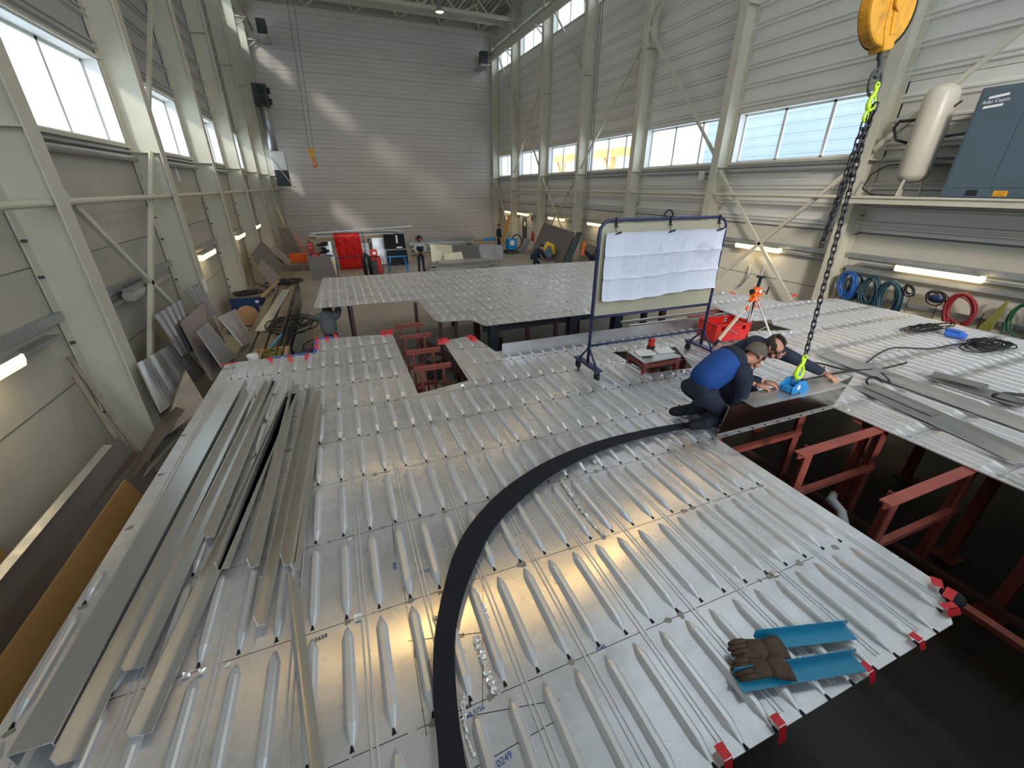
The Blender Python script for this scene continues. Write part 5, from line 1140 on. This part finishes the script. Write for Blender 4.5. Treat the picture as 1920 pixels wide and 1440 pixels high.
# ================================================================ BACK OF THE HALL
rg = random.Random(21)
def stack(name, x0, x1, y0, y1, z0, n, m_list, label, cat, grp, th=(.03, .07), wob=.25, skew=.5):
    z = z0
    for i in range(n):
        h = rg.uniform(*th); a, b = x0 + rg.uniform(-wob, wob), x1 + rg.uniform(-wob, wob); s = rg.uniform(-skew, skew)*.3; m = MB()
        m.slab([(a, y0, z), (b, y0+s, z), (b, y1+s, z), (a, y1, z)], (0, 0, h)); m.build(name, rg.choice(m_list), label=label, cat=cat, group=grp); z += h + .004
    return z
tbk = thing('timber_rack', (.8, 25.6, 0), 'long timber-topped rack of offcuts behind the red welding curtain', 'rack')
m = MB(); m.box((-1.6, 25.2, 1.42), (3.3, 26.3, 1.52)); m.build('shelf', WOOD, tbk)
for x in (-1.5, .0, 1.6, 3.2):
    m = MB(); m.bar((x, 25.3, 0), (x, 25.3, 1.42), .1, .1, (0, 1, 0)); m.build('leg', WOODD, tbk); m = MB(); m.bar((x, 26.2, 0), (x, 26.2, 1.42), .1, .1, (0, 1, 0)); m.build('leg', WOODD, tbk)
zz = stack('long_offcut', -1.2, 3.0, 25.3, 25.75, 1.53, 4, [ALUL, WOODD, ALUD], 'long narrow offcut lying on top of the timber rack', 'offcut', 'offcuts on the timber rack', (.03, .05))
for a, b, lb in (((-1.3, 25.4, 1.76), (4.0, 25.5, 1.98), 'long silvery bar topmost on the timber rack'), ((.9, 25.9, 1.95), (3.5, 25.6, 1.7), 'slanting silvery bar on the timber rack'), ((-.2, 25.9, 1.9), (.25, 25.8, 1.74), 'short bar stub sticking up on the timber rack')):
    m = MB(); m.bar(a, b, .1, .06); m.build('long_bar', ALUL, label=lb, cat='bar')
for x0, x1, z1, mt, lb in ((-.75, -.4, 1.35, ALUL, 'narrow pale sheet standing left of the red curtain'), (1.7, 3.0, 1.45, ALUL, 'wide pale sheet standing right of the red curtain'), (2.2, 3.4, 1.0, ALUD, 'darker sheet standing behind the blue trestle'), (-.2, 1.5, 1.2, ALUD, 'grey sheet behind the red curtain')):
    m = MB(); m.slab([(x0, 24.85, .05), (x1, 24.85, .05), (x1, 25.05, z1), (x0, 25.05, z1)], (0, .02, 0)); m.build('standing_sheet', mt, label=lb, cat='metal sheet')
# red curtain
rc_ = thing('welding_curtain', (.45, 23.9, 0), 'glossy red welding curtain hanging at the back of the hall', 'curtain')
g = [[(-.22+1.25*i/14 + .1*(1-j/10), 23.9+.03*math.sin(i*1.7)+.02*math.sin(j*2+i), .05+1.78*j/10) for i in range(15)] for j in range(11)]
m = MB(); m.sheet(g, (0, .004, 0)); m.build('curtain_sheet', REDCURT, rc_, smooth=True)
m = MB(); m.tube([(-.2, 23.95, 1.84), (1.15, 23.95, 1.84), (1.2, 23.95, 1.8), (1.22, 23.95, 0.03)], .02, 8); m.build('curtain_frame', NAVY, rc_)
# dark screen
ds = thing('dark_screen', (2.8, 24.0, 0), 'black folding screen board with a white strip right of the red curtain', 'screen')
m = MB(); m.slab([(2.25, 24.0, .95), (3.35, 24.0, .95), (3.30, 24.0, 1.72), (2.22, 24.0, 1.72)], (0, .04, 0)); m.build('upper_board', BLACKM, ds)
m = MB(); m.slab([(2.3, 23.95, .1), (3.4, 23.95, .1), (3.38, 23.95, .9), (2.28, 23.95, .9)], (0, .04, 0)); m.build('lower_board', BLACKM, ds)
m = MB(); m.slab([(2.85, 23.97, 1.25), (2.95, 23.97, 1.25), (2.95, 23.97, 1.66), (2.85, 23.97, 1.66)], (0, .02, 0)); m.box((2.85, 23.9, 1.0), (3.15, 23.95, 1.08)); m.build('white_strip', WPAPER, ds)
# red welding cart
wc = thing('welding_cart', (1.45, 21.6, 0), 'red and black welding machine on a cart in front of the curtain', 'welding machine')
m = MB(); m.box((1.25, 21.3, .15), (1.75, 21.9, .95)); m.build('case', DKGREY, wc, bevel=.02)
for a, b in (((1.55, 21.28, .2), (1.72, 21.3, .95)), ((1.25, 21.28, .85), (1.5, 21.3, .95))):
    m = MB(); m.box(a, b); m.build('side_panel', RED, wc)
m = MB(); m.box((1.3, 21.4, .98), (1.62, 21.75, 1.28)); m.build('wire_feeder', RED, wc, bevel=.04)
m = MB(); m.box((1.4, 21.38, 1.08), (1.56, 21.4, 1.2)); m.build('display', WPAPER, wc)
m = MB(); m.tube([(.98, 21.3, .1), (.95, 21.3, .9), (1.05, 21.3, 1.15), (1.2, 21.3, 1.0), (1.22, 21.3, .1)], .09, 8); m.build('hose_pack', BLACK, wc, smooth=True)
m = MB(); m.tube([(1.8, 21.3, .1), (1.82, 21.3, .9), (1.75, 21.3, 1.1)], .018, 6); m.build('handle', BLACK, wc)
for x in (1.3, 1.7):
    m = MB(); m.cyl((x-.03, 21.35, .09), (x+.03, 21.35, .09), .09, n=14); m.build('wheel', BLACK, wc)
# red boxes on the left
for x, z, s, lb in ((-1.38, 1.0, .28, 'upper red power unit stacked left of the red curtain'), (-1.22, .5, .42, 'lower red power unit stacked left of the red curtain')):
    t = thing('power_unit', (x, 24.2, z), lb, 'welding machine'); m = MB(); m.box((x-s/2, 24.0, z), (x+s/2, 24.4, z+.42)); m.build('case', RED, t, bevel=.02)
    m = MB()
    for d in (-.08, .03): m.cyl((x+d, 23.98, z+.34), (x+d, 24.0, z+.34), .03, n=10)
    m.build('knob', WPAPER, t)
    m = MB(); m.bar((x-s*.3, 23.99, z+.2), (x+s*.3, 23.99, z+.2), .01, .03); m.build('name_strip', WPAPER, t)
m = MB(); m.box((-1.5, 23.9, 0), (-.8, 24.5, .48)); m.build('supply_box', DKGREY, label='dark box carrying the red power units', cat='box', bevel=.02)
heap(-.75, 24.0, .9, .25, .2, 9, .04, BLACK, 'black cable bundle piled beside the red power units', 31, flat=.5)
heap(-.65, 23.9, .3, .2, .2, 7, .035, HB, 'blue hose bundle hanging below the black cables', 32, flat=.5)
m = MB(); m.slab([(-1.45, 21.8, .02), (-.35, 21.9, .02), (-.5, 22.2, 1.0), (-1.5, 22.1, 1.05)], (0, .02, 0)); m.build('standing_sheet', GREYPL, label='grey cut plate standing before the red power units', cat='metal sheet')
fr = thing('pipe_stand', (.1, 21.9, 0), 'navy wheeled pipe frame between the grey plate and the red curtain', 'stand')
m = MB(); m.tube([(-.3, 21.8, .05), (-.28, 21.8, .95), (1.0, 21.8, 1.0)], .025, 6); m.bar((-.5, 21.8, .06), (.1, 21.8, .06), .05, .05); m.build('frame', NAVY, fr)
m = MB(); m.slab([(-.95, 22.9, .0), (-.3, 22.9, .0), (-.3, 23.0, .85), (-.95, 23.0, .85)], (0, .01, 0)); m.build('standing_sheet', BRASSY, label='yellowish foiled sheet seen behind the navy pipe frame', cat='metal sheet')
# blue trestles
def atrestle(x, y, label, w=.95, h=.82):
    t = thing('saw_trestle', (x, y, 0), label, 'trestle'); m = MB(); m.bar((x-w/2, y, h), (x+w/2, y, h), .05, .05); m.build('top_bar', BLUE, t)
    for sx in (-1, 1):
        for sy in (-1, 1):
            m = MB(); m.bar((x+sx*w*.36, y, h), (x+sx*w*.5, y+sy*.3, 0), .035, .035); m.build('leg', BLUE, t)
        m = MB(); m.bar((x+sx*w*.46, y-.2, .3), (x+sx*w*.46, y+.2, .3), .03, .03); m.build('cross_bar', BLUE, t)
atrestle(2.62, 22.2, 'blue steel trestle in front of the black screen'); atrestle(3.15, 24.2, 'blue steel trestle just left of the standing welder', .5)
# metal stacks across the back
MS = [ALUL, ALUD, ALUL, WOODD]
stack('sheet_offcut', 4.2, 8.4, 27.6, 28.3, .01, 10, [ALUL, ALUD, WOOD, ALUL], 'long sheet offcut in the back pile right of the welder', 'offcut', 'offcuts in the far pile', (.06, .13), .6)
stack('sheet_offcut', 8.0, 9.4, 26.6, 27.2, .01, 7, [ALUL, WOOD, ALUL], 'short thick offcut piled near the man in the corner', 'offcut', 'offcuts in the short pile', (.08, .13), .1)
stack('sheet_offcut', 4.4, 7.9, 22.4, 23.2, .01, 7, [ALUL, ALUD], 'flat sheet in the low pile just behind the far deck', 'offcut', 'sheets in the low pile', (.03, .07), .4)
stack('sheet_offcut', 4.6, 6.4, 20.0, 20.7, .05, 4, [ALUL, ALUD], 'bright bar in the front pile by the welder', 'offcut', 'bars in the front pile', (.04, .08), .3)
for pts, mt, lb in (([(4.75, 24.2, .02), (6.1, 24.2, .02), (6.0, 24.5, .95), (4.75, 24.4, 1.1)], BRASSY, 'upper yellowish foiled sheet in the back pile'), ([(5.3, 23.6, .02), (6.5, 23.6, .02), (6.4, 23.8, .68), (5.4, 23.8, .6)], BRASSY, 'lower yellowish foiled sheet in the back pile'),
                    ([(6.2, 24.3, .02), (7.8, 24.3, .02), (7.6, 24.6, .85), (6.2, 24.6, .95)], GREYPL, 'dark grey sheet right of the yellowish sheets'), ([(7.6, 24.4, .02), (9.2, 24.4, .02), (9.2, 24.8, .8), (7.8, 24.8, .9)], ALUD, 'notched grey sheet near the corner machines')):
    m = MB(); m.slab(pts, (0, .015, 0)); m.build('tilted_sheet', mt, label=lb, cat='metal sheet')
m = MB(); m.slab([(6.9, 17.3, .0), (9.0, 17.3, .0), (9.0, 17.3, .95), (6.9, 17.3, .78)], (0, .02, 0)); m.build('standing_sheet', ALUD, label='grey plate standing just behind the far deck edge', cat='metal sheet')
m = MB(); m.slab([(9.0, 17.9, .0), (10.8, 17.9, .0), (10.8, 17.9, .75), (9.0, 17.9, .75)], (0, .02, 0)); m.build('standing_sheet', GREYPL, label='darker plate standing under the crouching person', cat='metal sheet')
# low steel bench the crouching men work on
for x, y, z, lb in ((9.05, 19.6, .25, 'low dark work bench under the crouching person'), (10.0, 15.9, .57, 'low dark bench under the man with the remote')):
    m = MB(); m.box((x-.9, y-.7, z-.06), (x+.9, y+.7, z)); [m.box((x+a-.04, y+b-.04, 0), (x+a+.04, y+b+.04, z-.06)) for a in (-.8, .8) for b in (-.6, .6)]; m.build('work_bench', MAROON, label=lb, cat='bench')
# ================================================================ LEFT AISLE
def sheetL(pts, mt, label, t=(.02, 0, .01), corr=0, cat='metal sheet'):
    a, b, c, d = [V(p) for p in pts]; m = MB()
    if corr:
        n = corr*4; g = []
        nrm = (b-a).cross(d-a).normalized()
        for j in range(2):
            g.append([(a.lerp(b, i/n) if j == 0 else d.lerp(c, i/n)) + nrm*(.025 if i % 4 in (1, 2) else 0) for i in range(n+1)])
        m.sheet(g, t)
    else: m.slab([a, b, c, d], t)
    return m.build('leaning_sheet', mt, label=label, cat=cat)
def lx(px, py, X): return atx(px, py, X)
PINKPL = mat('pinkish_grey_plate', (.30, .25, .24), .5, .3, .12, 2)
TANPL = mat('brownish_reflecting_plate', (.20, .165, .14), .38, .6, .1, .8)
sheetL([lx(340, 668, -2.95), lx(370, 655, -2.95), lx(340, 560, -3.15), lx(288, 592, -3.15)], ALUD, 'short ribbed sheet leaning highest on the left wall', corr=5)
sheetL([lx(385, 600, -3.0), lx(405, 590, -3.0), lx(372, 530, -3.15), lx(347, 545, -3.15)], ALUD, 'small ribbed sheet leaning behind the pinkish plate', corr=4)
sheetL([lx(395, 715, -2.5), lx(445, 690, -2.5), lx(382, 566, -3.0), lx(336, 606, -3.0)], PINKPL, 'large pinkish grey plate leaning left of the blue cabinet')
sheetL([lx(415, 690, -2.35), lx(440, 668, -2.35), lx(388, 605, -2.6), lx(368, 622, -2.6)], ALUD, 'narrow grey plate leaning on the pinkish plate')
sheetL([lx(300, 775, -2.9), lx(385, 700, -2.9), lx(330, 640, -3.1), lx(255, 682, -3.1)], ALUL, 'broad shiny ribbed panel leaning by the second column', corr=4)
sheetL([lx(455, 650, -2.2), lx(475, 640, -2.2), lx(440, 580, -2.5), lx(408, 595, -2.5)], ALUL, 'pale grey plate lying near the blue cabinet')
sheetL([lx(268, 895, -2.6), lx(385, 760, -2.5), lx(346, 695, -2.8), lx(296, 830, -2.9)], ALUD, 'pointed plate with a rounded cut leaning beside the deck')
sheetL([lx(245, 900, -2.75), lx(345, 770, -2.6), lx(318, 760, -2.95), lx(262, 850, -3.0)], TANPL, 'dark brownish plate in the gap beside the deck')
sheetL([V((-2.62, .9, .02)), V((-2.62, 6.0, .02)), V((-3.165, 6.3, .95)), V((-3.165, .9, .90))], TANPL, 'long brown reflecting plate leaning against the left wall')
sheetL([V((-3.11, 1.0, .98)), V((-3.11, 6.0, 1.0)), V((-3.19, 6.0, 1.02)), V((-3.19, 1.0, 1.0))], GALV, 'thin galvanised bar along the top of the brown plate') 
sheetL([V((-2.05, .8, .0)), V((-2.05, 4.68, .0)), V((-2.5, 4.75, 1.2)), V((-2.5, .8, 1.2))], PLY, 'long plywood board standing between the deck and the brown plate', cat='board')
sheetL([V((-3.42, 3.06, .0)), V((-3.42, 4.6, .0)), V((-3.7, 4.7, .95)), V((-3.7, 3.06, 1.0))], PLY, 'reddish brown board leaning at the left border')
for a, b, mt, lb in (((-3.1, 6.6, .05), (-3.66, 7.1, 1.9), WOODD, 'brown pole leaning on the second column'), ((-3.2, 6.5, .05), (-3.6, 6.9, 1.7), WOODD, 'thinner pole leaning beside the second column'), ((-2.7, 30.5, .1), (-3.4, 32.5, 3.2), GALV, 'grey pole leaning in the far left corner'), ((-2.2, 28.5, .1), (-3.2, 30, 2.6), WOOD, 'wooden lath leaning in the far left corner'), ((-1.6, 26.5, .1), (-2.3, 27.5, 1.6), ORANGE, 'orange-yellow shovel handle leaning before the end wall')):
    m = MB(); m.bar(a, b, .05, .04); m.build('pole', mt, label=lb, cat='pole')
m = MB(); m.slab([(-2.9, 27.6, .03), (-2.0, 27.6, .03), (-2.5, 28.1, 1.8), (-3.1, 28.1, 1.9)], (0, .03, 0)); m.build('board', WOODD, label='brown board leaning in the far left corner', cat='board')
# blue welding cabinet with a tan disc
bc = thing('blue_cabinet', (-3.0, 15.4, 0), 'navy blue welding cabinet with clutter on top by the left wall', 'cabinet')
m = MB(); m.box((-3.45, 15.0, .02), (-2.6, 15.9, .84)); m.build('case', mat('navy_cabinet_paint', (.02, .05, .15), .4), bc, bevel=.02)
m = MB(); m.box((-3.47, 14.98, .84), (-2.58, 15.92, .88)); m.build('top', GREYPL, bc)
m = MB(); m.box((-2.75, 14.99, .66), (-2.66, 15.0, .74)); m.build('label_plate', WPAPER, bc)
m = MB(); m.lathe([(.0, 0), (.30, 0), (.30, .02), (.0, .02)], (-3.0, 14.7, .36), axis=(.15, -1, .25), n=28); m.build('tan_disc', mat('tan_board', (.45, .25, .12), .7), label='round tan board leaning on the navy cabinet', cat='board')
m = MB(); m.lathe([(.08, -.1), (.24, -.1), (.24, .1), (.08, .1)], (-3.42, 14.2, .30), axis=(1, .3, 0), n=20); m.build('cable_reel', BLACK, label='black cable reel left of the navy cabinet', cat='reel')
heap(-3.0, 15.4, .88, .35, .3, 8, .02, BLACK, 'tangle of black welding cable on the navy cabinet', 41)
heap(-1.55, 11.9, .75, .7, .9, 8, .016, BLACK, 'wide loops of black cable over the long bench', 42)
heap(-2.0, 17.6, .75, .55, .5, 12, .018, BLACK, 'coiled black cables heaped at the far end of the bench', 43)
heap(-.85, 10.3, .02, .35, .8, 10, .016, BLACK, 'black cables hanging beside the dark upright sheets', 44, flat=.6)
# long bench of planks
bn = thing('plank_bench', (-2.1, 13, 0), 'long worn plank bench running along the left aisle', 'bench')
for i, (xa, xb) in enumerate(((-2.52, -2.32), (-2.27, -2.05), (-2.0, -1.78))):
    m = MB(); m.slab([(xa+.1, 9.6+i*.3, .66), (xb+.1, 9.6+i*.3, .66), (xb, 19.5, .66), (xa, 19.5, .66)], (0, 0, .045)); m.build('plank', WOODD, bn)
for y in (9.8, 12, 14.5, 17, 19.2):
    m = MB(); m.box((-2.6, y-.05, 0), (-1.8, y+.05, .66)); m.build('leg', WOODD, bn)
m = MB(); m.slab([(-2.3, 11.5, .72), (-2.05, 11.5, .72), (-1.85, 16.4, .72), (-2.1, 16.4, .72)], (0, 0, .02)); m.build('metal_strip', ALUL, label='long pale metal strip lying on the plank bench', cat='metal strip')
m = MB(); m.slab([(-2.5, 14.6, .9), (-2.42, 14.6, .9), (-2.2, 17, .9), (-2.28, 17, .9)], (0, 0, .06)); m.build('wood_batten', WOOD, label='raw wooden batten beside the leaning plates on the bench', cat='batten')
pl = thing('pallet', (-1.75, 9.2, 0), 'light wooden pallet with coiled yellow hose behind the deck corner', 'pallet')
for i in range(6):
    m = MB(); m.box((-2.05+i*.12, 8.7, .80), (-1.97+i*.12, 9.8, .83)); m.build('slat', WOOD, pl)
for x in (-2.0, -1.7, -1.4):
    m = MB(); m.box((x-.04, 8.75, 0), (x+.04, 9.75, .80)); m.build('bearer', WOODD, pl)
heap(-1.7, 9.3, .84, .22, .25, 5, .015, HY, 'coil of yellow hose on the wooden pallet', 45)
m = MB(); m.lathe([(.0, .0), (.09, .0), (.11, .14), (.10, .14), (.08, .02), (.0, .02)], (-1.95, 9.0, .84), n=16); m.build('white_cup', WPAPER, label='white plastic cup on the pallet edge', cat='cup', smooth=True)
m = MB(); m.bar((-1.72, 9.6, .88), (-1.58, 10.5, .88), .05, .03); m.build('cyan_strip', CYAN, label='turquoise strip lying behind the pallet', cat='strip')
# dark upright sheets beside the bench
for i, (x, ya, yb, mt) in enumerate(((-1.52, 9.6, 13.6, GREYPL), (-1.42, 9.5, 15.5, GREYPL), (-1.32, 9.4, 12.2, DKGREY), (-1.22, 9.9, 14.5, ALUD))):
    m = MB(); m.slab([(x, ya, .02), (x, yb, .02), (x-.12, yb, .85-.05*i), (x-.12, ya, .85-.05*i)], (.012, 0, 0)); m.build('upright_sheet', mt, label='dark metal sheet standing on edge beside the plank bench, %s from the left' % ['first', 'second', 'third', 'fourth'][i], cat='metal sheet')
# far leaning plates on the left wall
for (ya, yb, xb, zt2, mt, lb) in ((17.2, 21.5, -2.5, 1.9, GREYPL, 'tall rounded grey plate leaning on the left wall past the navy cabinet'), (16.4, 19.0, -2.3, 1.5, PINKPL, 'brownish plate leaning before the tall grey plate'), (15.6, 17.4, -2.4, .95, GREYPL, 'low grey plate leaning on the left wall beside the navy cabinet'), (21.8, 24.0, -2.3, 1.2, PINKPL, 'small brownish plate leaning farther along the left wall'), (22.5, 25.5, -2.6, 1.3, ALUD, 'last grey plate leaning along the left wall')):
    m = MB(); m.slab([(xb, ya, .7), (xb, yb-.6, .7), (xb-.35, yb, zt2-.4), (xb-.55, yb-.5, zt2), (xb-.5, ya+.5, zt2-.1)], (.015, 0, .01)); m.build('leaning_plate', mt, label=lb, cat='metal plate')
m = MB(); m.box((-2.6, 25.6, .3), (-1.7, 26.2, .7)); m.build('orange_box', ORANGE, label='orange box on the floor in the far left corner', cat='box', bevel=.02)
m = MB(); m.box((-2.9, 24.6, .0), (-1.5, 27.0, .3)); m.build('low_pallet', WOODD, label='low dirty pallet under the orange box', cat='pallet')
# heater and duct in the far left corner
ht = thing('hot_air_heater', (-2.85, 32.8, 3.9), 'white and black hot air heater with silver duct high in the far left corner', 'heater')
m = MB(); m.box((-3.1, 32.4, 4.9), (-2.3, 33.2, 5.95)); m.build('upper_case', WHITE, ht, bevel=.02)
m = MB(); m.box((-3.05, 32.45, 4.0), (-2.3, 33.2, 4.9)); m.build('lower_case', NAVYST, ht)
m = MB(); m.cyl((-2.85, 32.8, 5.95), (-2.95, 32.8, 9.0), .24, n=20); m.build('duct', GALV, ht, smooth=True)
m = MB(); m.box((-3.3, 32.5, 8.3), (-2.55, 33.2, 9.4)); m.build('outlet_box', DKGREY, ht, bevel=.02)
for z in (8.55, 9.1):
    for dx in (-2.85,):
        m = MB(); m.lathe([(.14, 0), (.2, 0), (.2, -.12), (.14, -.12)], (dx, 32.5, z), axis=(0, 1, 0), n=16); m.build('nozzle', BLACK, ht)
    m = MB(); m.lathe([(.05, 0), (.16, 0), (.16, .14), (.05, .14)], (-2.55, 32.8, z), axis=(1, 0, 0), n=16); m.build('nozzle', BLACK, ht)
m = MB(); m.bar((-3.2, 32.4, 3.95), (-2.1, 32.4, 3.95), .05, .05); m.bar((-3.2, 33.2, 3.95), (-2.1, 33.2, 3.95), .05, .05); m.bar((-2.1, 32.35, 3.95), (-2.1, 33.25, 3.95), .05, .05); m.bar((-3.1, 32.38, 5.6), (-2.12, 32.38, 3.97), .05, .05); m.build('bracket', CREAM, ht)
for x, y, z, lb in ((-2.2, 33.6, 12.3, 'grey ventilator box under the roof at the left end'), (11.2, 33.5, 12.0, 'grey ventilator box under the roof at the right end')):
    t = thing('ventilator', (x, y, z), lb, 'ventilator'); m = MB(); m.box((x-.25, y-.25, z-.35), (x+.25, y+.25, z+.35)); m.build('case', DKGREY, t, bevel=.02); m = MB(); m.box((x-.28, y-.3, z-.5), (x+.28, 35.0, z-.38)); m.build('tray', GALV, t)
m = MB(); m.box((XL+.008, 14.78, 4.1), (XL+.02, 14.94, 4.46)); m.build('wall_notice', WPAPER, label='small white notice on the left wall under the third window', cat='notice')
m = MB(); m.box((-3.2, 12.1, 1.66), (-3.19, 12.28, 1.96)); m.build('paper_notice', WPAPER, label='white paper note on the third left column', cat='notice')
